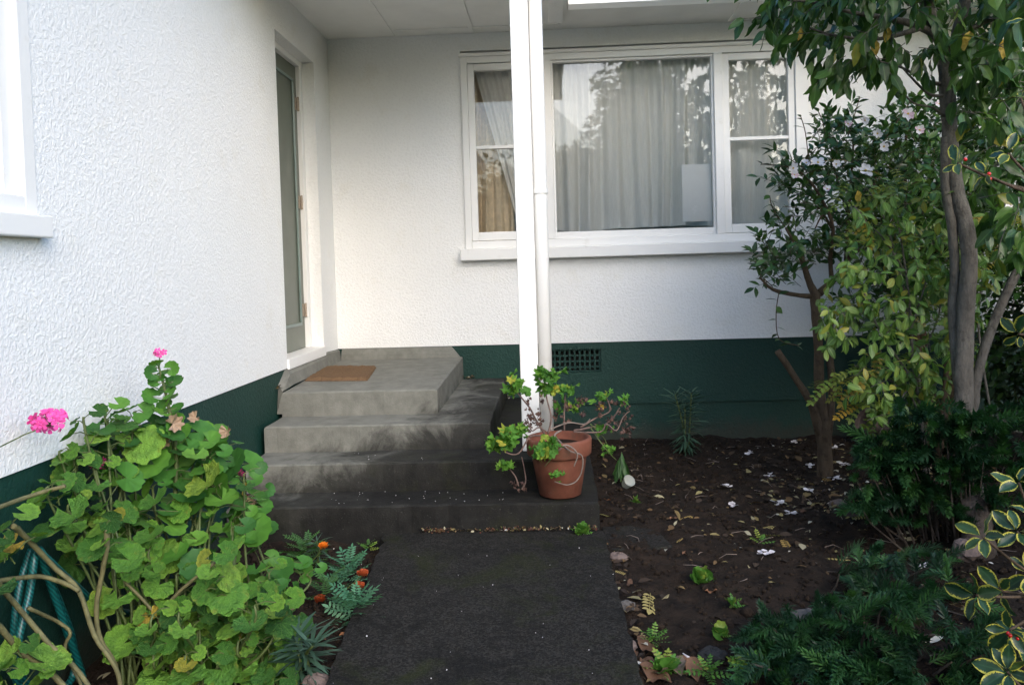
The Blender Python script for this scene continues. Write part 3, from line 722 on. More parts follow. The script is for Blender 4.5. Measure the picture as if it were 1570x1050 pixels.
def flower_head(c, r, n, me, parent, fr=.016, stalk=None):
    c = Vector(c); mb = MB()
    if stalk: mb.tube(stalk, .0022, 5)
    pts = []
    for i in range(n):
        d = Vector((random.gauss(0, 1), random.gauss(-.5, 1), random.gauss(.35, .8))).normalized()
        p = c + Vector((d.x*r, d.y*r*.8, d.z*r*.62)); pts.append((p, d)); mb.tube([c-Vector((0, 0, r*.3)), p], .0011, 4)
    hd = mb.build('flower_head', 'green_stem', parent)
    for p, d in pts: 
        o = link_leaf('floret', me, parent, frame(p, d.orthogonal()+rv(.3), d+rv(.15), fr*rnd(.85, 1.15)))
        o.parent = hd; o.matrix_parent_inverse = Matrix.Identity(4)
def in_poly(u, v, P):
    c = False; j = len(P)-1
    for i in range(len(P)):
        if (P[i][1] > v) != (P[j][1] > v) and u < (P[j][0]-P[i][0])*(v-P[i][1])/(P[j][1]-P[i][1])+P[i][0]: c = not c
        j = i
    return c
def near_wall(u, v, y, mn=.07):
    p = PY(u, v, y)
    if p.x < mn: p = PX(u, v, mn)
    return p
GR = empty('geranium_bush', (.45, -3.5, -.05), 'large leafy geranium with pink flower heads in front of the side wall', 'plant')
tips = [(262, 655, -3.25), (205, 632, -3.3), (165, 645, -3.4), (130, 640, -3.5), (190, 680, -3.3), (95, 690, -3.6), (75, 745, -3.72), (150, 715, -3.5), (300, 660, -3.15), (325, 672, -3.1), (345, 690, -3.1),
        (300, 735, -3.2), (235, 745, -3.35), (190, 735, -3.4), (375, 735, -3.1), (355, 770, -3.15), (380, 780, -3.15), (300, 790, -3.3), (240, 790, -3.4), (165, 790, -3.5), (125, 820, -3.6), (200, 830, -3.5), (340, 830, -3.25),
        (400, 860, -3.2), (440, 865, -3.2), (470, 880, -3.22), (300, 870, -3.4), (380, 905, -3.3), (330, 930, -3.45), (270, 880, -3.5), (410, 940, -3.35), (450, 960, -3.4), (380, 980, -3.5), (320, 1000, -3.55),
        (230, 840, -3.5), (290, 960, -3.55), (360, 1040, -3.6), (250, 1010, -3.6), (435, 1020, -3.5), (110, 770, -3.65), (280, 830, -3.38), (345, 880, -3.3), (225, 960, -3.6)]
gpoly = [(80, 690), (140, 640), (210, 630), (250, 640), (310, 655), (350, 690), (395, 745), (390, 800), (430, 850), (480, 880), (470, 920), (430, 950), (440, 1040), (270, 1045), (230, 960), (190, 860), (110, 800)]
tips += [(rnd(215, 450), rnd(900, 1050), rnd(-3.72, -3.5)) for _ in range(16)]
while len(tips) < 84:
    u, v_ = rnd(80, 490), rnd(630, 1045)
    if in_poly(u, v_, gpoly): tips.append((u, v_, -3.15-.45*(v_-640)/400+rnd(-.08, .1)-max(0, (220-u)/400)))
lay = []; pet = MB(); stems = []
def rosette(tip, sdir, n, size, spread_=.09, nw=(.55, .75), cluster=.12):
    for i in range(n):
        t = i/max(1, n-1); base = tip - sdir*(cluster*t)
        az = 2.4*i+rnd(-.5, .5); el = rnd(-.1, .85)
        d = Vector((math.cos(az)*math.cos(el), math.sin(az)*math.cos(el), math.sin(el)*.8)); L_ = spread_*rnd(.5, 1.25)*(.45+.55*t+.2)
        p = base+d*L_
        if p.x < .03: p.x = .03+rnd(0, .03)
        nrm = UP*rnd(.3, nw[0]+.3)+TOCAM*rnd(.15, nw[1]+.25)+Vector((d.x, d.y, 0))*.45+rv(.22)
        pet.tube([base, base+d*L_*.5+Vector((0, 0, .008)), p], .0019, 4, False)
        lay.append((frame(p, Vector((d.x, d.y, -.25)), nrm, size*rnd(.6, 1.2)*(.72+.45*t)), t))
for (u, v_, y) in tips:
    tip = near_wall(u, v_, y); b = Vector((rnd(.25, .70), rnd(-3.72, -3.25), -.06)); b.x = min(max(b.x, tip.x-.25), tip.x+.15, .72)
    mid = (b+tip)*.5+Vector((rnd(-.06, .06), rnd(-.05, .05), -.03)); mb = MB()
    pts = branch(mb, [(b, .0052), (mid, .0046), (tip-Vector((0, 0, .05)), .0042), (tip, .0035)], 4, 7)
    stems.append(mb); rosette(tip, (tip-mid).normalized(), random.choice((4, 5, 6, 7)), rnd(.042, .062))
# tall spire
sp = [PY(268, 770, -3.3), PY(270, 690, -3.28), PY(258, 620, -3.26), PY(243, 560, -3.25)]
mb = MB(); branch(mb, [(sp[0], .008), (sp[1], .0075), (sp[2], .006), (sp[3], .004)], 4, 7); stems.append(mb)
for k_ in range(24):
    t = k_/23; p0 = PY(268-25*t+rnd(-4, 4), 668-108*t, -3.27); az = 2.4*k_; d = Vector((math.cos(az), math.sin(az), .3)).normalized(); p = p0+d*rnd(.022, .05)
    lay.append((frame(p, d, UP*.5+TOCAM*.7+d*.5+rv(.3), rnd(.026, .04)), .4)); pet.tube([p0, p], .0016, 4, False)
# bare left stems (and their small leaf groups)
for pl_, y, rad in (([(20, 805), (38, 822), (85, 871), (121, 906), (144, 973), (177, 1022), (190, 1075)], -3.76, .0085), ([(163, 812), (164, 839), (154, 890), (148, 934), (154, 980), (177, 1019), (187, 1075)], -3.70, .0085),
                    ([(-30, 860), (0, 898), (26, 929), (77, 988), (123, 1032), (160, 1090)], -3.86, .0085), ([(-30, 930), (0, 962), (38, 1003), (85, 1037), (130, 1090)], -3.9, .010), ([(-30, 905), (0, 890), (64, 884), (103, 896), (121, 906)], -3.80, .008),
                    ([(-20, 780), (0, 777), (56, 757), (100, 745)], -3.76, .0075), ([(44, 932), (87, 952), (108, 970), (100, 996), (130, 1060)], -3.72, .006), ([(222, 1060), (232, 990), (262, 920), (330, 862)], -3.62, .007), ([(265, 1060), (250, 960), (190, 890)], -3.6, .006)):
    mb = MB(); branch(mb, [(near_wall(u, v_, y, .1), rad*(1-.25*i/len(pl_))) for i, (u, v_) in enumerate(pl_)], 4, 7, .08); stems.append(mb)
for u, v_, y, n, s_ in ((163, 805, -3.7, 6, .055), (330, 858, -3.62, 6, .055), (190, 885, -3.62, 5, .05), (20, 800, -3.78, 5, .045), (5, 830, -3.8, 3, .05), (32, 985, -3.95, 4, .052), (10, 1030, -3.98, 4, .05), (60, 1030, -3.95, 3, .05), (90, 745, -3.72, 3, .05)): rosette(near_wall(u, v_, y, .12), Vector((0, 0, 1)), n, s_, .06)
for i, mb in enumerate(stems): mb.build('stem', 'woody_stem' if i >= len(tips)+1 else 'green_stem', GR, smooth=True)
pet.build('petioles', 'green_stem', GR, kind='stuff')
lay.sort(key=lambda q: q[0].translation.y+rnd(-.12, .12))
for i, (M, t) in enumerate(lay[:300]): link_leaf('leaf', random.choice(GL), GR, M)
joined('leaf_mass', geranium_geo(9, .4, .11, .2, 9, .05, 22), [M for M, t in lay[300:]], 'geranium_mass', GR)
for (u, v_, y, s_, me) in ((230, 945, -3.62, .042, GY[0]), (256, 988, -3.66, .045, GY[0]), (372, 752, -3.12, .034, GY[0]), (265, 650, -3.3, .036, GB[0]), (382, 772, -3.12, .03, GB[0]), (20, 835, -3.84, .04, GY[0]), (258, 678, -3.3, .035, GB[0]), (348, 660, -3.12, .03, GB[0]), (415, 905, -3.3, .035, GY[0]), (355, 985, -3.55, .04, GY[0]), (440, 935, -3.35, .03, GB[0]), (300, 640, -3.2, .026, GB[0])):
    link_leaf('old_leaf', me, GR, frame(near_wall(u, v_, y, .05), rv(), TOCAM+UP*.5+rv(.3), s_))
flower_head(near_wall(77, 645, -3.75), .048, 26, FP, GR, .019, [near_wall(-20, 695, -3.9), near_wall(40, 665, -3.8), near_wall(77, 652, -3.75)])
flower_head(PY(245, 541, -3.25), .020, 7, FP, GR, .013, [PY(244, 566, -3.25), PY(245, 545, -3.25)])
flower_head(near_wall(151, 711, -3.42), .026, 16, FM, GR, .012, [near_wall(125, 745, -3.45), near_wall(151, 716, -3.42)])
flower_head(PY(372, 725, -3.08), .016, 7, FM, GR, .010, [PY(360, 750, -3.1), PY(372, 728, -3.08)])
flower_head(PY(384, 762, -3.08), .014, 6, FM, GR, .010, [PY(372, 775, -3.1), PY(384, 764, -3.08)])

# ---- garden hose hung on the wall behind the geranium
hp = []
lp = [[(48, 842), (30, 900), (22, 975), (35, 1040), (75, 1062), (110, 1040), (112, 985), (88, 915), (60, 855)], [(54, 850), (45, 910), (28, 985), (30, 1050), (90, 1075), (128, 1050), (100, 960), (62, 850)], [(70, 855), (110, 892), (150, 925), (200, 940), (270, 948), (330, 960)]]
hm = MB(); allp = []
for k_, l_ in enumerate(lp):
    q = [PX(u, v_, .045+.035*k_) for u, v_ in l_]; allp += q
qq = smooth_path([(*p, .0115) for p in allp], 6); hm.tube([Vector(p[:3]) for p in qq], .0115, 10)
tag(hm.build('garden_hose', 'hose_rubber', smooth=True), 'teal green garden hose hanging in loops on the wall behind the geranium', 'hose')

# ---- generic twig with leaves
def twig(start, d, L_, n, geo_len, out, mb, rad=.002, droop=.3, nup=.6, ang=.9, jitter=.25, both=False, tipleaf=True, hang=0.0):
    d = Vector(d).normalized(); pts = []; p = Vector(start); st = 6
    for i in range(st+1):
        pts.append(p.copy()); d = (d+Vector((0, 0, -droop/st))+rv(.05)).normalized(); p = p+d*(L_/st)
    if mb is not None: mb.tube(pts, [rad*(1-.6*i/st) for i in range(st+1)], 4, False)
    for k_ in range(n):
        t = (k_+.7)/n; i = min(st-1, int(t*st)); q = pts[i].lerp(pts[i+1], t*st-i); tg = (pts[i+1]-pts[i]).normalized()
        az = 2.4*k_+rnd(-.4, .4); x = tg.orthogonal().normalized(); y = tg.cross(x)
        dd = tg*math.cos(ang)+(x*math.cos(az)+y*math.sin(az))*math.sin(ang)+rv(jitter*.4)+Vector((0, 0, -hang))
        out.append(frame(q, dd, UP*nup+rv(jitter)+TOCAM*.25, geo_len*rnd(.7, 1.15)))
    if tipleaf: out.append(frame(pts[-1], (pts[-1]-pts[-2])+Vector((0, 0, -hang*.3)), UP*nup+rv(jitter), geo_len*rnd(.8, 1.1)))

# ---- camellia tree by the wall
CA = empty('camellia_tree', (3.31, -1.18, -.05), 'small camellia tree with white flowers growing close to the front wall', 'tree')
Y0 = -1.17
tm = MB(); P_ = lambda u, v_, y=Y0: PY(u, v_, y)
for nm_, pl_ in (('trunk', [(P_(1265, 745), .054), (P_(1265, 722), .047), (P_(1264, 690), .043), (P_(1262, 660), .044), (P_(1257, 600), .031), (P_(1254, 520), .028), (P_(1250, 462), .031), (P_(1250, 448), .030)]),
                 ('branch', [(P_(1266, 672), .034), (P_(1273, 630), .026), (P_(1276, 585), .024), (P_(1272, 545), .021), (P_(1275, 470), .017)]),
                 ('cut_branch', [(P_(1260, 668), .036), (P_(1243, 618, -1.2), .024), (P_(1220, 580, -1.22), .020), (P_(1192, 538, -1.24), .019)])):
    tm = MB(); branch(tm, pl_, 4, 11, .03); tm.build(nm_, 'brown_bark', CA, smooth=True)
lm = MB()
limbs('branch', 'brown_bark', CA, ([(1250, 452, -1.17, .026), (1240, 430, -1.17, .020), (1232, 405, -1.2, .017), (1222, 380, -1.25, .012), (1205, 350, -1.3, .007)], [(1246, 455, -1.17, .018), (1220, 452, -1.2, .013), (1185, 444, -1.25, .011), (1165, 425, -1.3, .006)],
            [(1256, 450, -1.17, .026), (1285, 422, -1.1, .018), (1305, 390, -1.05, .015), (1330, 330, -1.0, .010), (1345, 260, -.95, .006)], [(1275, 425, -1.12, .016), (1273, 395, -1.15, .013), (1277, 350, -1.2, .011), (1262, 310, -1.25, .009), (1235, 270, -1.3, .006), (1205, 255, -1.35, .004)],
            [(1297, 400, -1.06, .013), (1300, 340, -1.05, .011), (1305, 270, -1.0, .008), (1310, 200, -1.0, .005)], [(1275, 350, -1.18, .008), (1262, 330, -1.2, .006), (1250, 350, -1.25, .004)],
            [(1300, 395, -1.05, .012), (1360, 350, -.95, .010), (1400, 290, -.9, .006)], [(1300, 330, -1.04, .008), (1280, 260, -1.05, .006), (1270, 200, -1.1, .004)]))
cl = []
cpoly = [(1160, 405), (1180, 330), (1215, 300), (1165, 265), (1230, 240), (1262, 185), (1290, 180), (1330, 205), (1380, 190), (1440, 190), (1480, 300), (1470, 420), (1420, 500), (1330, 510), (1290, 470), (1320, 420), (1240, 385), (1230, 420), (1190, 435), (1155, 430)]
cnt = 0
while cnt < 470:
    u, v_ = rnd(1150, 1470), rnd(170, 510)
    if not in_poly(u, v_, cpoly): continue
    cnt += 1
    p = PY(u, v_, Y0+random.gauss(.12, .22)); p.y = min(p.y, -.12); d = Vector((rnd(-1, 1), rnd(-.8, .6), rnd(-.15, 1)))
    twig(p-d.normalized()*.08, d, rnd(.12, .22), random.choice((5, 6, 7)), .074, cl, lm, .0022, .1, .7, 1.0)
for pl_ in ([(1265, 215), (1262, 190), (1255, 172)], [(1300, 210), (1312, 170), (1318, 150)], [(1225, 262), (1200, 255), (1168, 252)], [(1240, 250), (1235, 205), (1228, 180)], [(1195, 445), (1190, 480), (1195, 520), (1225, 530)], [(1185, 440), (1165, 420), (1158, 400)], [(1360, 210), (1390, 165), (1400, 150)], [(1205, 350), (1185, 320), (1180, 300)]):
    q = [PY(u, v_, Y0-.1) for u, v_ in pl_]; br = branch(lm, [(p, .003) for p in q], 4, 5)
    for i, p in enumerate(br[1:]):
        az = 2.4*i; cl.append(frame(p, Vector((math.cos(az), math.sin(az)*.6, rnd(-.3, .4))), UP+rv(.3), .066*rnd(.7, 1.1)))
lm.build('twigs', 'brown_bark', CA, smooth=True, kind='stuff')
CG = [share('camellia_blade', blade(.21, .45, .25, .18, 6, .9, .05), 'camellia_leaf'), share('camellia_blade', blade(.19, .42, .35, .05, 6, .9, .05), 'camellia_leaf')]
random.shuffle(cl); spread('leaf', CG, cl, CA, 300, 'camellia_mass', blade3(.22, .45, .25, .18, 4))
def camellia_flower(p, s_, parent, nrm, name='flower', mat='white_petal'):
    hd = link_leaf(name, CFC, parent, frame(p, Vector((1, 0, 0)), nrm, s_))
    for k_ in range(7):
        th = 2*math.pi*k_/7+rnd(-.2, .2); d = Vector((math.cos(th), math.sin(th), rnd(.05, .35)))
        M = frame(Vector((0, 0, 0))+d*.12, d, Vector((0, 0, 1))-d*.3+rv(.1), rnd(.8, 1.05))
        o = bpy.data.objects.new('petal', CFP if mat == 'white_petal' or k_ % 3 else CFP2); COL.objects.link(o); o.parent = hd; o.matrix_basis = M
    return hd
CFP = share('petal', blade(.36, .62, .25, -.12, 5, .7, 0, .1, .12), 'white_petal'); CFP2 = share('petal', blade(.36, .62, .3, -.1, 5, .7, 0, .1, .12), 'pale_pink_petal')
sm_ = MB(); sm_.lathe([(.0, .0), (.14, .02), (.16, .14), (.0, .2)], n=8); CFC = mesh_of('stamen', sm_.v, sm_.f); CFC.materials.append(MATS['stamen_yellow'])
for u, v_, s_, dy in ((1216, 258, .030, -.42), (1254, 250, .040, -.45), (1327, 262, .042, -.5), (1392, 175, .038, -.42), (1379, 147, .034, -.4), (1345, 205, .028, -.42), (1300, 190, .022, -.4), (1236, 250, .026, -.42), (1355, 225, .030, -.5), (1218, 268, .024, -.42), (1282, 252, .026, -.45), (1326, 185, .022, -.4), (1268, 290, .024, -.45), (1410, 200, .03, -.4), (1550, 312, .05, -.3), (1440, 160, .026, -.35)):
    camellia_flower(PY(u, v_, Y0+dy*.8), s_, CA, TOCAM+rv(.35)+UP*.2, 'flower', 'white_petal' if random.random() < .5 else 'pink')

# ---- grey-barked tree at the right with hanging leaves
T = empty('garden_tree', (3.73, -2.06, -.05), 'grey barked garden tree with hanging leaves at the right of the bed', 'tree')
Y1 = -2.08; tm = MB()
trunks = [[(PY(1492, 830, Y1), .075), (PY(1488, 760, Y1), .066), (PY(1478, 640, Y1), .047), (PY(1478, 560, Y1), .044), (PY(1481, 470, Y1), .041), (PY(1486, 400, Y1), .039), (PY(1479, 340, Y1), .037), (PY(1466, 290, Y1), .035), (PY(1458, 220, Y1), .035), (PY(1453, 150, Y1), .037), (PY(1452, 105, Y1), .037)]
    , [(PY(1468, 590, Y1+.05), .022), (PY(1461, 480, Y1+.05), .023), (PY(1464, 420, Y1+.04), .023), (PY(1459, 345, Y1+.02), .022), (PY(1449, 285, Y1), .021), (PY(1450, 210, Y1), .022)]
    , [(PY(1452, 118, Y1), .036), (PY(1442, 65, Y1), .029), (PY(1425, 20, Y1-.05), .030), (PY(1395, -60, Y1-.1), .022)]
    , [(PY(1453, 118, Y1), .034), (PY(1466, 60, Y1), .027), (PY(1480, 0, Y1), .028), (PY(1500, -90, Y1-.05), .022)]
    , [(PY(1490, 640, Y1+.12), .024), (PY(1502, 560, Y1+.12), .023), (PY(1530, 480, Y1+.12), .022), (PY(1575, 385, Y1+.1), .020), (PY(1640, 260, Y1+.1), .016)]
]
for i, pl_ in enumerate(trunks):
    tm = MB(); branch(tm, pl_, 5, 14 if i == 0 else 10, .025); tm.build('trunk' if i in (0, 1, 4) else 'branch', 'grey_bark', T, smooth=True)
lm = MB()
tb = [[(1450, 70, -2.08, .024), (1420, 45, -2.1, .020), (1370, 30, -2.15, .014), (1310, 20, -2.25, .010), (1250, 5, -2.3, .007), (1200, 0, -2.35, .004)], [(1450, 130, -2.08, .012), (1420, 125, -2.1, .009), (1385, 105, -2.2, .006), (1350, 95, -2.25, .004)],
      [(1450, 147, -2.08, .010), (1425, 145, -2.15, .007), (1398, 120, -2.2, .005), (1380, 100, -2.2, .004)], [(1446, 178, -2.1, .007), (1430, 165, -2.15, .006), (1400, 158, -2.2, .005), (1375, 130, -2.25, .003)],
      [(1420, 40, -2.1, .016), (1350, 60, -2.2, .009), (1280, 55, -2.3, .007), (1228, 38, -2.35, .004)], [(1468, 140, -2.08, .008), (1500, 130, -2.1, .006), (1550, 115, -2.1, .004)], [(1465, 60, -2.1, .016), (1520, 30, -2.1, .012), (1600, 10, -2.0, .008)],
      [(1395, -60, -2.15, .02), (1320, -90, -2.25, .014), (1220, -110, -2.35, .008)], [(1500, -90, -2.1, .02), (1600, -150, -2.1, .012), (1700, -160, -2.0, .007)], [(1430, 20, -2.1, .014), (1415, -80, -2.5, .012), (1400, -180, -3.0, .008)]]
limbs('branch', 'grey_bark', T, tb)
tl = []; hid = []
tpoly = [(1165, -40), (1168, 20), (1200, 60), (1235, 65), (1260, 70), (1255, 105), (1290, 125), (1330, 118), (1365, 128), (1400, 100), (1440, 92), (1470, 95), (1480, 150), (1490, 230), (1510, 330), (1545, 390), (1575, 420), (1600, -40)]
cnt = 0
while cnt < 215:
    u, v_ = rnd(1160, 1600), rnd(-40, 420)
    if not in_poly(u, v_, tpoly): continue
    if v_ > 130 and random.random() < .35: continue
    cnt += 1; p = PY(u, v_-14, Y1-.1+random.gauss(0, .22)); d = Vector((rnd(-1, .5), rnd(-.8, .5), rnd(-.5, .3)))
    twig(p-d.normalized()*.08, d, rnd(.14, .24), random.choice((3, 4, 5)), .105, tl, lm, .0025, .5, .35, .7, .3, hang=.75)
for u, v_ in ((1185, 25), (1180, 45), (1172, 10), (1235, 75), (1243, 60), (1270, 100), (1262, 85), (1275, 118), (1300, 110), (1320, 120), (1290, 85), (1210, 50), (1192, 5), (1345, 115), (1255, 20), (1410, 95)):
    p = PY(u+8, v_-18, Y1-.25); d = Vector((rnd(-1, 0), rnd(-.5, .3), -.2)); twig(p, d, .10, 4, .10, tl, lm, .002, .6, .35, .7, .3, hang=.9)
for k_ in range(560):      # the crown above the picture
    u, v_ = rnd(1130, 1900), rnd(-520, -30); p = PY(u, v_, rnd(-3.6, -1.2)); d = Vector((rnd(-1, 1), rnd(-1, 1), rnd(-.3, .4)))
    twig(p, d, .2, 4, .125, hid, None, .002, .4, .5, .7, .3, hang=.6)
lm.build('twigs', 'grey_bark', T, smooth=True, kind='stuff')
TG = [share('tree_blade', blade(.21, .40, .22, .22, 8, .85, .05, .25), 'tree_leaf'), share('tree_blade', blade(.185, .42, .4, .35, 8, .85, .05, .3), 'tree_leaf'), share('tree_blade', blade(.235, .4, .15, .1, 8, .85, .05, .3), 'tree_leaf')]
random.shuffle(tl); spread('leaf', TG, tl, T, 300, 'tree_mass', blade(.21, .40, .25, .25, 6, .85, .05, .25))
joined('upper_crown', blade3(.24, .42, .25, .2, 3), hid, 'tree_mass', T)
YL = share('old_blade', blade(.26, .45, .2, .2, 8, .85, .06, .4), 'geranium_yellow')
for u, v_, y, s_ in ((1487, 48, -2.45, .11), (1545, 55, -2.5, .10), (1340, 60, -2.35, .075), (1315, 292, -1.75, .075), (1228, 42, -2.4, .06), (1362, 42, -2.3, .07)): link_leaf('old_leaf', YL, T if v_ < 200 else CA, frame(PY(u, v_, y), (rnd(-.2, .2), 0, -1), TOCAM+rv(.2), s_))

# ---- light green sapling in front of the camellia
SA = empty('sapling', (3.55, -1.75, -.05), 'light green sapling with oval leaves between the two trunks', 'plant')
lm = MB(); sl_ = []
limbs('branch', 'grey_bark', SA, ([(1418, 730, -1.75, .011), (1412, 640, -1.75, .010), (1400, 560, -1.75, .009), (1395, 470, -1.78, .007), (1385, 390, -1.8, .005), (1375, 330, -1.8, .003)], [(1405, 590, -1.75, .007), (1370, 540, -1.8, .005), (1345, 500, -1.85, .004), (1325, 450, -1.9, .003)], [(1398, 500, -1.77, .006), (1420, 430, -1.75, .004), (1430, 370, -1.75, .003)], [(1412, 640, -1.75, .006), (1390, 600, -1.85, .004), (1375, 640, -1.9, .003), (1360, 670, -1.9, .002)], [(1390, 420, -1.8, .004), (1350, 360, -1.85, .003), (1310, 330, -1.9, .002)]))
spoly = [(1255, 520), (1260, 470), (1285, 420), (1290, 350), (1320, 290), (1370, 270), (1420, 280), (1470, 300), (1510, 420), (1500, 560), (1440, 640), (1400, 640), (1375, 690), (1352, 690), (1345, 640), (1320, 600), (1300, 545), (1275, 560)]
cnt = 0
while cnt < 230:
    u, v_ = rnd(1250, 1520), rnd(260, 690)
    if not in_poly(u, v_, spoly): continue
    cnt += 1; p = PY(u, v_, -1.8+random.gauss(0, .12)); d = Vector((rnd(-1, .6), rnd(-1, .3), rnd(-.5, .5)))
    twig(p-d.normalized()*.05, d, rnd(.07, .14), random.choice((4, 5, 6)), .072, sl_, lm, .0018, .3, .7, 1.0, .3, hang=.25)
for u, v_ in ((1265, 510), (1280, 500), (1270, 525), (1262, 495), (1290, 470), (1275, 480)): twig(PY(u, v_, -1.9), (rnd(-1, 1), -.4, rnd(-.6, .3)), .06, 4, .075, sl_, lm, .0016, .3, .6, 1., .3, hang=.3)
lm.build('twigs', 'grey_bark', SA, smooth=True, kind='stuff')
LG = [share('light_blade', blade(.24, .55, .15, .2, 6, .85, 0, .12), 'light_leaf'), share('light_blade', blade(.21, .5, .3, .3, 6, .85, 0, .12), 'light_leaf')]
random.shuffle(sl_); spread('leaf', LG, sl_, SA, 300, 'light_mass', blade(.22, .52, .22, .25, 5, .85))

# ---- shrub with feathered, yellowing leaves
PS = empty('feather_leaved_shrub', (3.6, -1.5, -.05), 'shrub with feathered yellowing leaves behind the light green sapling', 'plant')
def pinnate_geo(n=7, ll=.20, wl=.34, droop=.3):
    v = []; f = []; a = []; bg_ = blade3(wl, .45, .15, .1, 3)
    def put(px, side, L_):
        M = frame((px, 0, -droop*px*px), (.45 if side else 1, side*1.0, -.1), (0, 0, 1), L_); o = len(v)
        for q, at_ in zip(bg_[0], bg_[2]): v.append(tuple(M @ Vector(q))); a.append(at_)
        for q in bg_[1]: f.append(tuple(i+o for i in q))
    for i in range(n):
        t = .15+.8*i/(n-1)
        for s_ in (-1, 1): put(t, s_, ll*(1-.35*abs(t-.5)))
    put(.97, 0, ll)
    o = len(v)
    for i in range(5):
        t = i/4; v += [(t, -.008, -droop*t*t), (t, .008, -droop*t*t)]; a += [(t, 0, .5)]*2
    for i in range(4): f.append((o+2*i, o+2*i+1, o+2*i+3, o+2*i+2))
    return v, f, a
PG = [share('feathered_blade', pinnate_geo(7, .22, .32, .3), 'pinnate_leaf'), share('feathered_blade', pinnate_geo(6, .24, .30, .5), 'pinnate_leaf')]
limbs('branch', 'grey_bark', PS, ([(1425, 760, -1.5, .012), (1415, 640, -1.5, .010), (1400, 520, -1.5, .008), (1380, 420, -1.55, .006), (1350, 320, -1.6, .004), (1310, 270, -1.65, .002)], [(1412, 620, -1.5, .007), (1360, 580, -1.6, .005), (1310, 560, -1.68, .003)], [(1520, 640, -1.3, .008), (1500, 500, -1.3, .006), (1510, 400, -1.3, .004)], [(1408, 560, -1.5, .006), (1440, 480, -1.5, .005), (1440, 420, -1.5, .003)]))
for (u0_, v0_, u1_, v1_, n_, y) in ((1290, 245, 1380, 320, 16, -1.75), (1260, 560, 1340, 600, 14, -1.8), (1300, 540, 1350, 640, 12, -1.75), (1380, 480, 1450, 620, 16, -1.6), (1400, 330, 1450, 440, 10, -1.5), (1500, 320, 1575, 410, 40, -1.4), (1420, 440, 1450, 480, 8, -1.5), (1310, 320, 1360, 360, 8, -1.8)):
    for k_ in range(n_):
        p = PY(rnd(u0_, u1_), rnd(v0_, v1_), y+rnd(-.12, .12)); d = Vector((rnd(-1, .3), rnd(-.7, .2), rnd(-.5, .3)))
        link_leaf('leaf', random.choice(PG), PS, frame(p-d*.05, d, UP+TOCAM*.5+rv(.3), rnd(.11, .17)))

# ---- variegated holly close to the camera at the right edge
HO = empty('variegated_holly', (2.80, -4.30, -.05), 'variegated holly with yellow edged leaves and red berries at the right edge', 'plant')
hb = MB(); hl = []
spine = [PY(1625, v_, -4.32) for v_ in (1330, 1100, 900, 700, 500, 300, 120, -60)]
branch(hb, [(p, .016-.0012*i) for i, p in enumerate(spine)], 4, 8, .05); hb.build('trunk', 'brown_bark', HO, smooth=True)
def holly_geo(k_=0):
    v, f, a = blade(.265, .52, .22 if k_ != 1 else .45, .22 if k_ != 2 else -.15, 8, .72, 0, .22)
    return v, f, a
HG = [share('holly_blade', holly_geo(i), 'holly_leaf') for i in range(3)]
by = MB(); by.lathe([(.0, -1), (.5, -.87), (.87, -.5), (1, 0), (.87, .5), (.5, .87), (.12, 1), (.0, .96)], n=12); BM = mesh_of('berry', by.v, by.f, smooth=True); BM.materials.append(MATS['red_berry'])
for u, v_, y, n_, s_, bn in ((1507, 823, -4.42, 5, .066, 0), (1497, 912, -4.45, 5, .064, 0), (1535, 905, -4.36, 4, .068, 0), (1560, 815, -4.40, 5, .068, 0), (1548, 965, -4.46, 5, .072, 3), (1545, 1030, -4.50, 7, .066, 0), (1575, 985, -4.4, 6, .070, 2), (1578, 880, -4.35, 5, .066, 0), (1562, 740, -4.36, 4, .062, 0), (1575, 780, -4.3, 4, .066, 0),
                         (1468, 250, -4.36, 4, .046, 1), (1512, 268, -4.36, 4, .046, 2), (1545, 235, -4.34, 3, .046, 0), (1565, 150, -4.34, 3, .046, 0), (1575, 30, -4.3, 3, .05, 0), (1562, 512, -4.35, 4, .05, 0)):
    c_ = PY(u, v_, y); sp_ = min(spine, key=lambda q: abs(q.z-c_.z+.10))
    hb = MB(); branch(hb, [(sp_, .005), (sp_.lerp(c_, .5)+Vector((0, 0, -.012)), .0035), (c_, .0025)], 4, 6); hb.build('branch', 'brown_bark', HO, smooth=True)
    ax = (c_-sp_).normalized()
    for k_ in range(n_):
        az = 2*math.pi*k_/n_+rnd(-.35, .35); x = ax.orthogonal().normalized(); yv = ax.cross(x); d = ax*.35+x*math.cos(az)+yv*math.sin(az)
        link_leaf('leaf', random.choice(HG), HO, frame(c_+d*.006, d, ax*.8+TOCAM*.6+UP*.3+rv(.42), s_*.84*rnd(.6, 1.15)))
    for k_ in range(bn): link_leaf('berry', BM, HO, Matrix.Translation(c_+Vector((rnd(-.008, .02), -.008+rnd(-.008, .008), rnd(-.012, .008)))) @ Matrix.Diagonal((.0042, .0042, .0042, 1)))

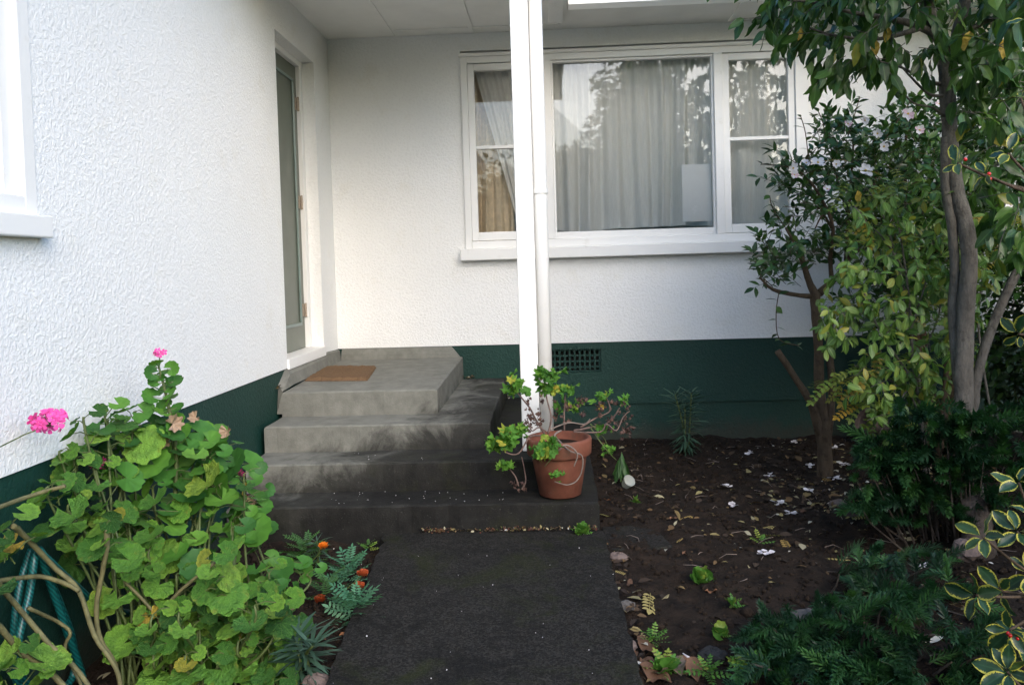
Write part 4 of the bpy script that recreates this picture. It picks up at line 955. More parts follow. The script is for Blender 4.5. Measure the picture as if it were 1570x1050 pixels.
# ---- dark needle-leaved bushes
def sprig_geo(n=70, L_=1.0, nl=.34, wd=.022, seed=0):
    r = random.Random(seed); v = []; f = []; a = []
    for k_ in range(n):
        t = (k_+.5)/n; az = 2.4*k_; el = .95-.55*t+r.uniform(-.12, .12); l = nl*(1-.45*t*t)*r.uniform(.8, 1.1)*(.75 if t < .1 else 1)
        d = Vector((math.cos(el), math.sin(el)*math.cos(az), math.sin(el)*math.sin(az))); b = Vector((t*L_, 0, -.18*t*t)); s_ = d.cross(Vector((.2, .3, 1))).normalized()*wd
        o = len(v); v += [tuple(b-s_*.5), tuple(b+s_*.5), tuple(b+d*l*.55+s_), tuple(b+d*l*.55-s_), tuple(b+d*l-Vector((0, 0, .03)))]; a += [(t, 0, .5)]*5
        f += [(o, o+1, o+2, o+3), (o+3, o+2, o+4)]
    o = len(v); n_ = 6
    for i in range(n_):
        t = i/(n_-1); v += [(t*L_, -.012, -.18*t*t), (t*L_, .012, -.18*t*t), (t*L_, 0, -.18*t*t+.014)]; a += [(t, 0, .1)]*3
    for i in range(n_-1):
        for j in range(3): f.append((o+3*i+j, o+3*i+(j+1) % 3, o+3*i+3+(j+1) % 3, o+3*i+3+j))
    return v, f, a
YG = [share('needle_sprig', sprig_geo(52, 1, .40, .032, i), 'yew_needle', False) for i in range(3)]
def needle_bush(root, base, regs, label_y):
    mb = MB()
    for (u0_, v0_, u1_, v1_, n_, ya, yb, sz) in regs:
        for k_ in range(n_):
            u, v_ = rnd(u0_, u1_), rnd(v0_, v1_); y = rnd(ya, yb); p = PY(u, v_, y)
            if p.z < -.02: p = PZ(u, v_, rnd(-.02, .05))
            d = Vector(((p.x-base.x)*1.0+rnd(-.5, .5), (p.y-base.y)*.8-.25+rnd(-.5, .4), rnd(-.15, .65)+.2*(p.z-base.z)))
            link_leaf('sprig', random.choice(YG), root, frame(p-d.normalized()*sz*.6, d, UP+rv(.2), sz*rnd(.75, 1.2)))
            if k_ % 5 == 0: e_ = p-d.normalized()*sz*.55; g_ = Vector((e_.x+(base.x-e_.x)*.35, e_.y+.12, -.06)); mb.tube([g_, g_.lerp(e_, .6)+rv(.015), e_], [.005, .0035, .002], 5, False)
    mb.build('stems', 'rough_bark', root, smooth=True, kind='stuff')
N1 = empty('needle_bush', PZ(1455, 800, -.05), 'dark green needle-leaved bush around the foot of the grey trunk', 'bush', 'dark needle-leaved bushes')
needle_bush(N1, PZ(1455, 790, -.05), [(1310, 660, 1400, 780, 60, -2.5, -2.1, .14), (1370, 620, 1500, 760, 95, -2.6, -2.2, .14), (1440, 620, 1590, 800, 90, -2.6, -2.2, .14), (1300, 690, 1420, 800, 40, -2.6, -2.3, .13)], 0)
N2 = empty('needle_bush', PZ(1330, 1010, -.05), 'low spreading needle-leaved bush in the lower right foreground', 'bush', 'dark needle-leaved bushes')
needle_bush(N2, PZ(1340, 1010, -.05), [(1130, 930, 1260, 1050, 70, -3.55, -3.15, .105), (1230, 900, 1400, 1060, 95, -3.6, -3.1, .11), (1300, 835, 1480, 940, 70, -3.1, -2.75, .11), (1380, 900, 1570, 1060, 65, -3.7, -3.2, .11)], 0)
# old stump at its foot and a stone
sm2 = MB(); branch(sm2, [(PZ(1500, 850, -.08), .075), (PZ(1500, 835, .0), .066), (PZ(1500, 800, .08), .058), (PZ(1490, 770, .16), .06)], 3, 14, .10)
tag(sm2.build('stump', 'rough_bark', smooth=True), 'short rough barked stump under the needle-leaved bush at the right', 'stump')

# ---- dark evergreen shrubs behind, at the right
def mass_shrub(name, c, r, n, leaf, mat, label, cat='shrub', group=None, trunk=True, geo=None, hollow=.35, bark_='brown_bark'):
    root = empty(name, (c[0], c[1], -.06), label, cat, group); Ms = []; c = Vector(c); mb = MB()
    for k_ in range(n):
        while True:
            q = Vector((rnd(-1, 1), rnd(-1, 1), rnd(-1, 1)))
            if hollow < q.length < 1: break
        # clumped: pull towards one of several lobes
        p = c+Vector((q.x*r[0], q.y*r[1], q.z*r[2])); p += Vector((math.sin(p.z*5+p.y*3), math.sin(p.x*4+p.z*4), math.sin(p.x*5+p.y*4)))*.12*min(r)
        p.z = max(p.z, .0)
        Ms.append(frame(p, Vector((q.x, q.y, q.z*.6))+rv(.6), UP+q*.5+rv(.4), leaf*rnd(.6, 1.2)))
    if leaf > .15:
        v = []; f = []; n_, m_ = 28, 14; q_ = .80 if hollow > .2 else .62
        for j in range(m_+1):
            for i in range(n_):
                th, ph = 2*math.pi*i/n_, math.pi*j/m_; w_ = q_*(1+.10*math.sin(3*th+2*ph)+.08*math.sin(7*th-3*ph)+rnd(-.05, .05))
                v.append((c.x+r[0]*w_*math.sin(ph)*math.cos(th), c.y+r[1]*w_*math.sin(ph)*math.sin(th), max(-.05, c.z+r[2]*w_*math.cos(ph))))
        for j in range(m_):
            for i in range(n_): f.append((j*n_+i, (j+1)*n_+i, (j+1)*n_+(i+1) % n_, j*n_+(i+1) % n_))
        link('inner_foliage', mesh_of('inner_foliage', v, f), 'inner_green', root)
    joined('foliage', geo or blade3(.26, .45, .25, .2, 2 if leaf > .15 else 3), Ms, mat, root)
    for k_ in range(5):
        e = c+Vector((rnd(-.5, .5)*r[0], rnd(-.5, .5)*r[1], rnd(-.1, .6)*r[2])); branch(mb, [(Vector((c.x+rnd(-.1, .1), c.y+rnd(-.1, .1), -.08)), .03*max(1, r[2])), (Vector((c.x, c.y, 0)).lerp(e, .5)+rv(.08), .02*max(1, r[2])), (e, .008)], 4, 6)
    mb.build('trunk', bark_, root, smooth=True)
    return root
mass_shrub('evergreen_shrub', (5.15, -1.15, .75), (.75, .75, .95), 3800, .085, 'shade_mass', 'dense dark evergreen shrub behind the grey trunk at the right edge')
mass_shrub('evergreen_shrub', (5.0, -3.1, .95), (.75, .9, 1.2), 3600, .10, 'shade_mass', 'tall dark evergreen shrub added out of view beyond the variegated holly to block light')  # outside the view, added to keep light off the bed from the right
mass_shrub('evergreen_shrub', (4.7, -4.9, .9), (.8, .9, 1.1), 2600, .11, 'shade_mass', 'tall dark evergreen shrub added out of view to the right of the camera to block light')  # also unseen, added to darken the lower right of the bed
mass_shrub('leafy_shrub', (4.25, -.62, 1.70), (.60, .30, .72), 3000, .07, 'camellia_mass', 'leafy green shrub against the wall just behind the camellia tree')
mass_shrub('leafy_shrub', (4.95, -.8, 1.6), (.72, .5, 1.55), 7500, .075, 'camellia_mass', 'leafy green shrub against the wall right of the grey trunk')

# ================================================================== POT PLANT
pc = Vector((1.682, -2.085, .137))
POT = empty('flower_pot', pc, 'terracotta flower pot standing on the lowest concrete step', 'pot')
pm_ = MB(); pm_.lathe([(.0, .0), (.098, .0), (.106, .004), (.140, .198), (.142, .205), (.158, .206), (.163, .211), (.166, .278), (.163, .288), (.150, .290), (.143, .282), (.136, .235), (.0, .235)], pc, 40)
pb = pm_.build('body', 'terracotta', POT, smooth=True)
o = link('soil_fill', mesh_of('soil_fill', [(pc.x+.139*math.cos(a)*q, pc.y+.139*math.sin(a)*q, pc.z+.246+rnd(-.006, .006)) for q in (1, .5) for a in [2*math.pi*i/20 for i in range(20)]], [tuple((i, (i+1) % 20, 20+(i+1) % 20, 20+i)) for i in range(20)]+[tuple(20+i for i in range(20))]), 'soil', POT)
PP = empty('potted_pelargonium', pc+Vector((0, 0, .24)), 'straggly half dry pelargonium with crinkled green tufts growing in the terracotta pot', 'plant')
CR = [share('crinkled_blade', geranium_geo(5, .5, .34, .25, 11, .14, 20), 'pot_leaf'), share('crinkled_blade', geranium_geo(5, .6, .40, .5, 12, .2, 20), 'pot_leaf'), share('crinkled_blade', geranium_geo(4, .5, .38, -.2, 13, .2, 20), 'pot_leaf')]
DRY = [share('withered_blade', geranium_geo(5, .7, .35, 1.1, 14, .3, 14), 'dry_pot_leaf')]
def pot_tuft(u, v_, y, n_, s_, rx=.03):
    c_ = PY(u, v_, y)
    for k_ in range(int(n_*1.5)):
        q = c_+Vector((random.gauss(0, rx), random.gauss(0, rx), random.gauss(0, rx*.75)))
        link_leaf('leaf', random.choice(CR), PP, frame(q, rv(), UP*.8+TOCAM*.6+rv(.45), s_*1.25*rnd(.7, 1.2)))
def pot_stem(pts, rad, mat='dry_stem'):
    mb = MB(); branch(mb, [(PY(u, v_, y), rad*(1-.5*i/len(pts))) for i, (u, v_, y) in enumerate(pts)], 5, 6, .08); mb.build('stem', mat, PP, smooth=True)
for a in (([(835, 665, -2.1), (820, 640, -2.12), (812, 625, -2.14), (800, 610, -2.15), (792, 600, -2.15)], .006), ([(840, 665, -2.1), (845, 640, -2.1), (838, 610, -2.1), (836, 590, -2.1)], .005), ([(865, 660, -2.08), (865, 630, -2.05), (867, 605, -2.05)], .005),
          ([(830, 668, -2.1), (812, 670, -2.2), (795, 695, -2.25), (775, 693, -2.25), (765, 680, -2.25)], .005), ([(860, 660, -2.1), (850, 668, -2.2), (855, 690, -2.28), (868, 682, -2.29), (885, 695, -2.28), (880, 715, -2.27)], .0055, 'pale_dry_stem'), ([(850, 668, -2.16), (872, 690, -2.27), (893, 700, -2.26), (889, 730, -2.25), (872, 743, -2.25), (850, 738, -2.24)], .0045, 'pale_dry_stem'),
          ([(880, 660, -2.05), (905, 655, -2.0), (925, 652, -1.95), (940, 640, -1.95), (950, 625, -1.95)], .006), ([(890, 655, -2.0), (915, 640, -1.95), (935, 630, -1.95), (930, 610, -1.95)], .005), ([(880, 662, -2.08), (920, 662, -2.05), (930, 650, -2.05), (945, 660, -2.05), (955, 640, -2.0), (965, 630, -2.0)], .0045), ([(840, 660, -2.1), (870, 648, -2.1), (895, 650, -2.1), (905, 642, -2.1)], .004, 'pale_dry_stem'),
          ([(838, 662, -2.1), (826, 655, -2.12), (815, 660, -2.14), (808, 640, -2.15)], .004), ([(905, 655, -2.02), (930, 690, -2.05), (945, 705, -2.0)], .003, 'green_stem'), ([(905, 650, -2.02), (925, 670, -1.95), (930, 680, -1.95)], .003, 'green_stem'), ([(848, 700, -2.27), (835, 715, -2.27)], .003, 'green_stem'), ([(855, 672, -2.2), (848, 695, -2.28)], .004, 'green_stem'), ([(795, 745, -2.2), (790, 730, -2.2), (778, 715, -2.2)], .004), ([(800, 750, -2.18), (806, 735, -2.18), (800, 700, -2.2)], .004)):
    pot_stem(*a)
for t in ((792, 592, -2.15, 16, .027, .030), (836, 578, -2.1, 16, .026, .026), (843, 600, -2.1, 8, .024, .02), (867, 600, -2.05, 9, .024, .02), (773, 672, -2.25, 22, .028, .034), (755, 682, -2.25, 8, .024, .018), (795, 660, -2.22, 10, .024, .026), (833, 690, -2.3, 16, .027, .026), (845, 680, -2.28, 6, .022, .02), (775, 713, -2.2, 9, .021, .02), (852, 728, -2.28, 6, .017, .015), (862, 625, -2.05, 5, .02, .02), (880, 620, -2.0, 6, .02, .02), (925, 612, -1.95, 6, .02, .02), (958, 615, -1.97, 6, .019, .018), (920, 660, -2.0, 7, .018, .02), (930, 688, -2.02, 6, .018, .02), (935, 600, -1.95, 3, .016, .012)): pot_tuft(*t)
for (u0_, v0_, u1_, v1_, n_, y) in ((800, 605, 835, 665, 34, -2.13), (850, 615, 875, 650, 14, -2.06), (915, 615, 970, 665, 46, -1.97), (945, 640, 968, 672, 16, -1.98), (885, 605, 900, 640, 12, -2.02), (785, 735, 805, 752, 8, -2.18)):
    for k_ in range(n_): link_leaf('withered_leaf', DRY[0], PP, frame(PY(rnd(u0_, u1_), rnd(v0_, v1_), y+rnd(-.04, .04)), Vector((0, 0, -1))+rv(.5), rv(), rnd(.009, .018)))
link_leaf('old_leaf', GY[0], PP, frame(PY(853, 597, -2.1), rv(), TOCAM, .02)); link_leaf('old_leaf', GY[0], PP, frame(PY(921, 624, -1.97), rv(), TOCAM+rv(.3), .02))

# ================================================================== SMALL PLANTS
def rosette_plant(name, base, label, mesh, n, size, h, tilt=.6, cat='plant', group=None, leafname='leaf', spread_=.3):
    root = empty(name, base, label, cat, group)
    for k_ in range(n):
        az = 2.4*k_; t = k_/n; d = Vector((math.cos(az), math.sin(az), .3+tilt*t+rnd(-.2, .2)))
        link_leaf(leafname, random.choice(mesh), root, frame(Vector(base)+Vector((0, 0, h*t))+Vector((d.x, d.y, 0))*size*spread_*.3, d, UP+rv(.25), size*rnd(.75, 1.1)*(1-.25*t)))
    return root
EG = [share('narrow_blade', blade3(.068, .5, .2, .35, 4), 'euphorbia_leaf'), share('narrow_blade', blade3(.06, .5, .2, .15, 4), 'euphorbia_leaf')]
def spurge(base, label, tops, lsz, dens=46):
    root = empty('spurge', base, label, 'plant', 'narrow-leaved spurges'); mb = MB()
    for tp_ in tops:
        b = Vector(base)+Vector((rnd(-.03, .03), rnd(-.03, .03), 0)); q = branch(mb, [(b, .007), (b.lerp(tp_, .5)+rv(.01), .006), (tp_, .004)], 5, 6); L_ = len(q)
        for k_ in range(dens):
            t = .12+.88*k_/dens; i = min(L_-2, int(t*(L_-1))); p = q[i].lerp(q[i+1], t*(L_-1)-i); az = 2.4*k_
            up = -.45+1.25*t; d = Vector((math.cos(az), math.sin(az), up)); link_leaf('leaf', random.choice(EG), root, frame(p, d, UP+rv(.2), lsz*rnd(.8, 1.15)))
    mb.build('stem', 'green_stem', root, smooth=True)
b0 = PZ(1052, 693, -.05); spurge(b0, 'upright narrow-leaved spurge standing against the green base wall', [PY(1035, 605, b0.y), PY(1060, 602, b0.y), PY(1050, 625, b0.y)], .115, 60)
b0 = PZ(462, 1040, -.05); spurge(b0, 'blue-green narrow-leaved spurge beside the left edge of the path', [b0+Vector((-.02, .02, .13)), b0+Vector((.05, -.02, .12))], .11, 46)
b0 = PZ(487, 862, -.05); spurge(b0, 'small narrow-leaved spurge half hidden behind the marigold at the lowest step', [b0+Vector((0, 0, .10))], .07, 34)
FE = [share('divided_blade', pinnate_geo(6, .34, .20, .25), 'feather_leaf'), share('divided_blade', pinnate_geo(5, .38, .18, .1), 'feather_leaf')]
ME = [share('divided_blade', pinnate_geo(7, .26, .20, .3), 'marigold_leaf')]
for (u, v_), label, n_, s_, h_ in (((545, 950), 'blue-green finely divided plant nearest the path edge on the left', 26, .115, .08), ((535, 895), 'blue-green finely divided plant just behind its neighbour by the path', 22, .10, .10)):
    rosette_plant('poppy_plant', PZ(u, v_, -.05), label, FE, n_, s_, h_, .9, 'plant', 'blue-green plants by the path')
def marigold(u, v_, label, heads, n_=20):
    b = PZ(u, v_, -.05); root = rosette_plant('marigold', b, label, ME, n_, .10, .12, .7, 'flower', 'marigolds'); mb = MB()
    for hu, hv, mat in heads:
        p = PY(hu, hv, b.y-.02); mb.tube([b, b.lerp(p, .6)+Vector((.01, 0, .01)), p], [.003, .0025, .002], 5)
        hd = None
        for k_ in range(26):
            az = 2.4*k_; t = k_/26; d = Vector((math.cos(az)*(1-.6*t), math.sin(az)*(1-.6*t)-.35, .25+.9*t)).normalized()
            link_leaf('petal', MPET[mat], root, frame(p, d, UP+rv(.3), .030*(1-.2*t)))
    mb.build('stem', 'green_stem', root)
MPET = {'o': share('ruffled_petal', blade(.40, .7, .2, -.2, 4, .7, 0, .5, .2), 'orange_petal'), 'r': share('ruffled_petal', blade(.40, .7, .2, -.2, 4, .7, 0, .5, .2), 'rust_petal')}
marigold(470, 870, 'marigold with a bright orange flower below the lowest step', [(496, 839, 'o')], 26)
marigold(500, 930, 'marigold with rusty red flowers among the blue-green leaves', [(491, 921, 'r'), (556, 882, 'r'), (550, 901, 'r')], 18)
WG = [share('weed_blade', geranium_geo(6, .4, .12, .25, 21, .08, 20), 'weed_leaf'), share('weed_blade', geranium_geo(6, .4, .12, .5, 22, .1, 20), 'weed_leaf')]
rosette_plant('seedling', PZ(1076, 892, -.05), 'single round-leaved green seedling alone on the bare soil', WG, 18, .032, .045, 1.3, 'plant', None, 'leaf', 2.4)
WB_ = [share('weed_divided', pinnate_geo(4, .34, .28, .2), 'weed_leaf')]
for i, ((u, v_), lab, n_, s_) in enumerate((((1003, 985), 'green weed sprouting at the right edge of the path near a stone', 14, .05), ((1020, 1030), 'larger green weed among the big brown leaves beside the path', 16, .06), ((1085, 1035), 'green weed right of the big brown leaves in the foreground', 16, .055), ((1105, 975), 'pale green tuft of weed on soil near the dark stone', 12, .035), ((1145, 1035), 'green weed at the left edge of the low needle bush', 18, .06),
                                            ((893, 818), 'small yellow-green weed growing where the steps meet the path', 18, .045), ((565, 842), 'small weed in the soil corner left of the path', 9, .045), ((1125, 930), 'tiny yellow-green weed on bare soil above the needle bush', 7, .035), ((1165, 833), 'flat grass-green weed under the yellow fallen sprig', 8, .05), ((975, 772), 'tiny green weed on the soil right of the lowest step', 6, .03))):
    rosette_plant('weed', PZ(u, v_, -.04 if i not in (5,) else .0), lab, WB_ if i % 2 == 0 else WB_*3+WG, n_, s_, .03, .9, 'weed', 'small weeds in the bed')
# drooping plant by the pot with a clear plastic cup
b0 = PZ(952, 738, -.05); root = empty('drooping_plant', b0, 'limp green plant drooping over the clear plastic cup', 'plant')
top = PY(953, 693, b0.y); DROOP = [share('limp_blade', blade3(.10, .5, .3, .1, 4), 'marigold_leaf')]
for k_ in range(36):
    az = 2.4*k_; d = Vector((math.cos(az)*.5, math.sin(az)*.5-.1, -1.0-rnd(0, .4))); p = b0.lerp(top, rnd(.55, 1.0)); link_leaf('leaf', random.choice(DROOP) if 'DROOP' in globals() else WB_[0], root, frame(p, d, TOCAM+rv(.4), rnd(.08, .14)))
mb = MB(); mb.tube([b0, top], .004, 5); mb.build('stem', 'green_stem', root)
q = PZ(959, 746, -.05); cm = MB(); cm.lathe([(.0, .0), (.026, .0), (.036, .055), (.038, .056), (.034, .054), (.024, .004), (.0, .004)], (0, 0, 0), 20)
co = cm.build('plastic_cup', 'clear_plastic', smooth=True); co.matrix_world = Matrix.Translation(q+Vector((0, 0, .012))) @ Matrix.Rotation(.8, 4, 'X') @ Matrix.Rotation(.4, 4, 'Y'); tag(co, 'small clear plastic cup tipped over beside the lowest step', 'cup')

# ================================================================== STONES, LITTER
def stone(name, p, r, mat, label, cat='stone', flat=.6, group=None, seed=0, rot=0):
    rr = random.Random(seed); v = []; f = []; n_, m_ = 12, 7
    for j in range(m_+1):
        ph = math.pi*j/m_
        for i in range(n_):
            th = 2*math.pi*i/n_; k_ = 1+rr.uniform(-.13, .13); v.append((r[0]*k_*math.sin(ph)*math.cos(th), r[1]*k_*math.sin(ph)*math.sin(th), r[2]*k_*math.cos(ph)))
    for j in range(m_):
        for i in range(n_): f.append((j*n_+i, (j+1)*n_+i, (j+1)*n_+(i+1) % n_, j*n_+(i+1) % n_))
    o = link(name, mesh_of(name, v, f), mat); o.matrix_world = Matrix.Translation(p) @ Matrix.Rotation(rot, 4, 'Z'); return tag(o, label, cat, group)
stone('stone', PZ(947, 855, -.04), (.05, .03, .026), 'stone_pink', 'pale pinkish stone at the path edge below the flat slab', seed=1, group='stones in the bed')
stone('stone', PZ(408, 822, -.03), (.04, .035, .045), 'stone_grey', 'grey stone by the left corner of the lowest step', seed=2, group='stones in the bed')
stone('stone', PZ(1482, 842, .06), (.055, .05, .045), 'stone_pink', 'pinkish broken stone at the stump behind the holly leaves', seed=3, group='stones in the bed')
stone('stone', PZ(1092, 1005, -.05), (.05, .04, .028), 'stone_dark', 'dark brown stone among the weeds in the foreground', seed=4, group='stones in the bed')
stone('stone', PZ(960, 928, -.05), (.04, .03, .02), 'stone_grey', 'grey-brown stone at the path edge below the fallen sprig', seed=5, group='stones in the bed')
stone('stone', PZ(485, 1046, -.04), (.045, .03, .03), 'stone_pink', 'brown stone at the left path edge in the foreground', seed=6, group='stones in the bed')
stone('stone', PZ(455, 826, -.045), (.11, .025, .03), 'stone_pink', 'long pale brown stone lying along the lowest step on the left', seed=7, group='stones in the bed')
stone('stone', PZ(1285, 775, -.04), (.05, .04, .035), 'stone_pink', 'reddish stone on the mound below the camellia trunk', seed=8, group='stones in the bed')
stone('stone', PZ(1235, 945, -.04), (.07, .03, .03), 'stone_grey', 'pale grey lump of wood-like stone behind the low needle bush', seed=9, group='stones in the bed')
stone('stone', PZ(948, 990, -.04) + Vector((.03, 0, 0)), (.035, .03, .02), 'stone_pink', 'small pinkish stone at the path edge beside the weed', seed=10, group='stones in the bed')
sl_p = [PZ(u, v_, -.034) for u, v_ in ((922, 807), (965, 805), (1005, 811), (1016, 820), (1032, 836), (985, 843), (933, 841))]
fm = MB(); fm.add([tuple(p) for p in sl_p]+[(p.x, p.y, -.09) for p in sl_p], [(6, 5, 4, 3, 2, 1, 0)]+[(i, (i+1) % 7, 7+(i+1) % 7, 7+i) for i in range(7)])
tag(fm.build('stone_slab', 'path_concrete', bevel=.008), 'flat dark stone slab set in the soil beside the path', 'slab')
# weathered pot lying by the wall
tp2 = MB(); tp2.lathe([(.0, .0), (.06, .0), (.088, .15), (.098, .152), (.10, .185), (.092, .187), (.08, .15), (.055, .012), (.0, .012)], (0, 0, 0), 24)
tpo = tp2.build('old_pot', 'stone_pink', smooth=True); q = PZ(1335, 668, -.05); q.y = min(q.y, -.25); tpo.matrix_world = Matrix.Translation(q+Vector((.02, .0, .085))) @ Matrix.Rotation(-1.1, 4, 'Y') @ Matrix.Rotation(.3, 4, 'X'); tag(tpo, 'old terracotta pot lying at the green base wall behind the sapling', 'pot')

# fallen camellia flowers on the soil
for i, ((u, v_), flab) in enumerate((
    ((1217, 682), 'fallen white camellia flower close to the green wall, nearest the spurge side of the trunk'),
    ((1149, 697), 'fallen white camellia flower lying between the spurge and the camellia trunk'),
    ((1296, 716), 'fallen white camellia flower just right of the camellia trunk'),
    ((1244, 716), 'fallen white camellia flower touching the left side of the camellia trunk'),
    ((1181, 733), 'small fallen white camellia flower alone left of the camellia trunk foot'),
    ((1116, 747), 'fallen white camellia flower farthest left in the middle of the bed'),
    ((1123, 774), 'fallen white camellia flower just below the leftmost one in the bed'),
    ((1193, 768), 'fallen white camellia flower left of the mound beside a yellow sprig'),
    ((1211, 788), 'fallen white camellia flower beside the pale brown leaf below the mound'),
    ((1240, 754), 'fallen white camellia flower on top of the dark mound'),
    ((1281, 739), 'fallen white camellia flower at the foot of the camellia trunk'),
    ((1321, 757), 'fallen white camellia flower between the trunk foot and the needle bush'),
    ((1174, 858), 'fallen white camellia flower nearest the camera on bare soil'),
    ((1277, 688), 'fallen white camellia flower behind the camellia trunk by the wall'),
    ((1416, 864), 'fallen white camellia flower under the low needle bush by the stump'))):
    p = PZ(u, v_, -.05); p.z = soil_z(p.x, p.y)+.012
    root = empty('fallen_flower', p, flab, 'flower', 'fallen camellia flowers')
    for k_ in range(7):
        th = 2*math.pi*k_/7+rnd(-.4, .4); d = Vector((math.cos(th), math.sin(th), rnd(-.15, .15))); link_leaf('petal', CFP, root, frame(p+Vector((rnd(-.015, .015), rnd(-.015, .015), rnd(0, .012))), d, UP+rv(.35), rnd(.024, .038)))
# fallen single leaves
FB = [share('fallen_blade', blade(.30, .45, .5, .15, 7, .8, .05, .5), 'fallen_brown'), share('fallen_blade', blade(.26, .5, .3, -.25, 7, .8, .05, .6), 'fallen_brown')]
FY = [share('fallen_sprig', pinnate_geo(6, .22, .32, .05), 'fallen_yellow')]
def lay_leaf(name, me, u, v_, s_, lab, cat, grp, z=None):
    p = PZ(u, v_, -.05 if z is None else z); p.z = (soil_z(p.x, p.y)+.008) if z is None else z+.004
    o = bpy.data.objects.new(name, me); COL.objects.link(o); az = rnd(0, 6.28); o.matrix_world = frame(p, (math.cos(az), math.sin(az), rnd(-.05, .15)), UP+rv(.25), s_); tag(o, lab, cat, grp)
for u, v_, s_, lab in (
    (936, 794, 0.1, 'yellow-green fallen feathered leaf beside the corner of the lowest step'),
    (997, 905, 0.17, 'long yellow fallen feathered leaf lying beside the path'),
    (1154, 816, 0.12, 'yellow fallen feathered leaf in the middle of the bed'),
    (1201, 823, 0.13, 'large pale yellow fallen feathered leaf below the mound'),
    (1189, 799, 0.1, 'yellow fallen feathered leaf next to the white flower below the mound'),
    (1297, 821, 0.1, 'yellow fallen feathered leaf at the tip of the low needle bush'),
    (1046, 830, 0.06, 'small yellow fallen leaf right of the flat dark slab'),
    (1063, 794, 0.08, 'brownish yellow fallen leaf behind the flat dark slab'),
    (1330, 800, 0.1, 'yellow fallen feathered leaf nearest the needle bush by the stump'),
    (1360, 770, 0.09, 'yellow fallen feathered leaf under the edge of the needle bush'),
    (1260, 735, 0.1, 'yellow fallen feathered leaf at the camellia trunk foot'),
    (1225, 735, 0.09, 'yellow fallen feathered leaf left of the camellia trunk foot'),
    (960, 880, 0.05, 'small yellow fallen leaf at the right path edge'),
    (1265, 855, 0.09, 'yellow fallen feathered leaf above the low needle bush')):
    lay_leaf('fallen_sprig', random.choice(FY), u, v_, s_, lab, 'leaf', 'fallen yellow leaves on the soil')
for u, v_, s_, lab in (
    (1071, 733, 0.07, 'orange-brown fallen leaf alone in the back of the bed'),
    (1027, 803, 0.07, 'brown fallen leaf behind the right end of the flat slab'),
    (1227, 783, 0.08, 'pale brown fallen leaf beside the white flower below the mound'),
    (1291, 796, 0.08, 'pale brown fallen leaf standing against the mound'),
    (936, 766, 0.05, 'small brown fallen leaf right of the lowest step'),
    (1046, 850, 0.045, 'small orange-brown fallen leaf right of the flat slab'),
    (963, 899, 0.06, 'tan fallen leaf at the path edge near the yellow sprig'),
    (948, 905, 0.05, 'tan fallen leaf partly under its neighbour at the path edge'),
    (1080, 906, 0.07, 'brown fallen leaf under the round-leaved seedling'),
    (1230, 950, 0.08, 'brown fallen leaf beside the pale grey lump behind the low bush'),
    (1240, 700, 0.05, 'brown fallen leaf behind the camellia trunk on the left'),
    (1330, 720, 0.06, 'brown fallen leaf by the old pot near the wall'),
    (925, 738, 0.05, 'brown fallen leaf between the pot and the plastic cup'),
    (962, 720, 0.05, 'brown fallen leaf behind the limp green plant'),
    (520, 980, 0.06, 'brown fallen leaf below the blue-green plant at the left path edge'),
    (500, 985, 0.05, 'brown fallen leaf next to the spurge at the left path edge'),
    (560, 905, 0.04, 'small brown fallen leaf at the left path edge by the rusty marigold')):
    lay_leaf('fallen_leaf', random.choice(FB), u, v_, s_*.8, lab, 'leaf', 'brown fallen leaves on the soil')
for u, v_, s_ in ((985, 1010, 0.12), (1012, 1020, 0.14), (1045, 1040, 0.16), (1060, 1010, 0.12), (995, 1045, 0.14), (1030, 1050, 0.13), (975, 995, 0.08), (1005, 1000, 0.1), (1070, 1048, 0.12), (1035, 1015, 0.12)):
    lay_leaf('fallen_leaf', random.choice(FB), u, v_, s_*.9, 'big dry brown leaf in the heap at the lower right path edge', 'leaf', 'heap of brown leaves at the path edge')
# fine litter, crumbs and specks: nobody could count these
Ms = []
for k_ in range(11000):
    x, y = rnd(1.93, 4.6), rnd(-3.9, -.03)
    if random.random() > (.12+.88*math.exp(-((x-3.45)**2/.45+(y+1.5)**2/.8)))*(.35+.65*max(0, math.sin(x*5.1+1.7*math.sin(y*4))*math.sin(y*6.3+x*2)+.35)): continue
    Ms.append(frame((x, y, soil_z(x, y)+.006), (rnd(-1, 1), rnd(-1, 1), rnd(-.2, .2)), UP+rv(.4), min(.075, .014+random.expovariate(1/.02))))
for k_ in range(90):
    x, y = rnd(.05, .85), rnd(-3.7, -2.28); Ms.append(frame((x, y, soil_z(x, y)+.006), (rnd(-1, 1), rnd(-1, 1), 0), UP+rv(.4), rnd(.012, .04)))
for k_ in range(60): x = rnd(1.9, 1.98); y = rnd(-3.6, -2.2); Ms.append(frame((x, y, -.035), (rnd(-1, 1), rnd(-1, 1), 0), UP+rv(.4), rnd(.02, .05)))
for k_ in range(140): x = rnd(1.0, 1.85); Ms.append(frame((x, -2.237+rnd(-.02, .008), .006), (rnd(-1, 1), rnd(-1, 1), rnd(0, .8)), UP+rv(.5), rnd(.010, .032)))
for (x0_, x1_, y0_, y1_, z_, n_) in ((.0, .02, -1.42, -1.20, .60, 22), (.975, 1.06, -.06, -.015, .452, 26), (1.31, 1.36, -.10, -.02, .297, 14)):
    for k_ in range(n_): Ms.append(frame((rnd(x0_, x1_), rnd(y0_, y1_), z_+rnd(0, .02)), (rnd(-1, 1), rnd(-1, 1), rnd(-.3, .5)), UP+rv(.5), rnd(.012, .03)))
tag(joined('leaf_litter', blade3(.26, .45, .3, .15, 3), Ms, 'litter_mass'), 'scattered small brown leaf litter on soil and along the steps', 'leaf litter', kind='stuff')
Ms = []
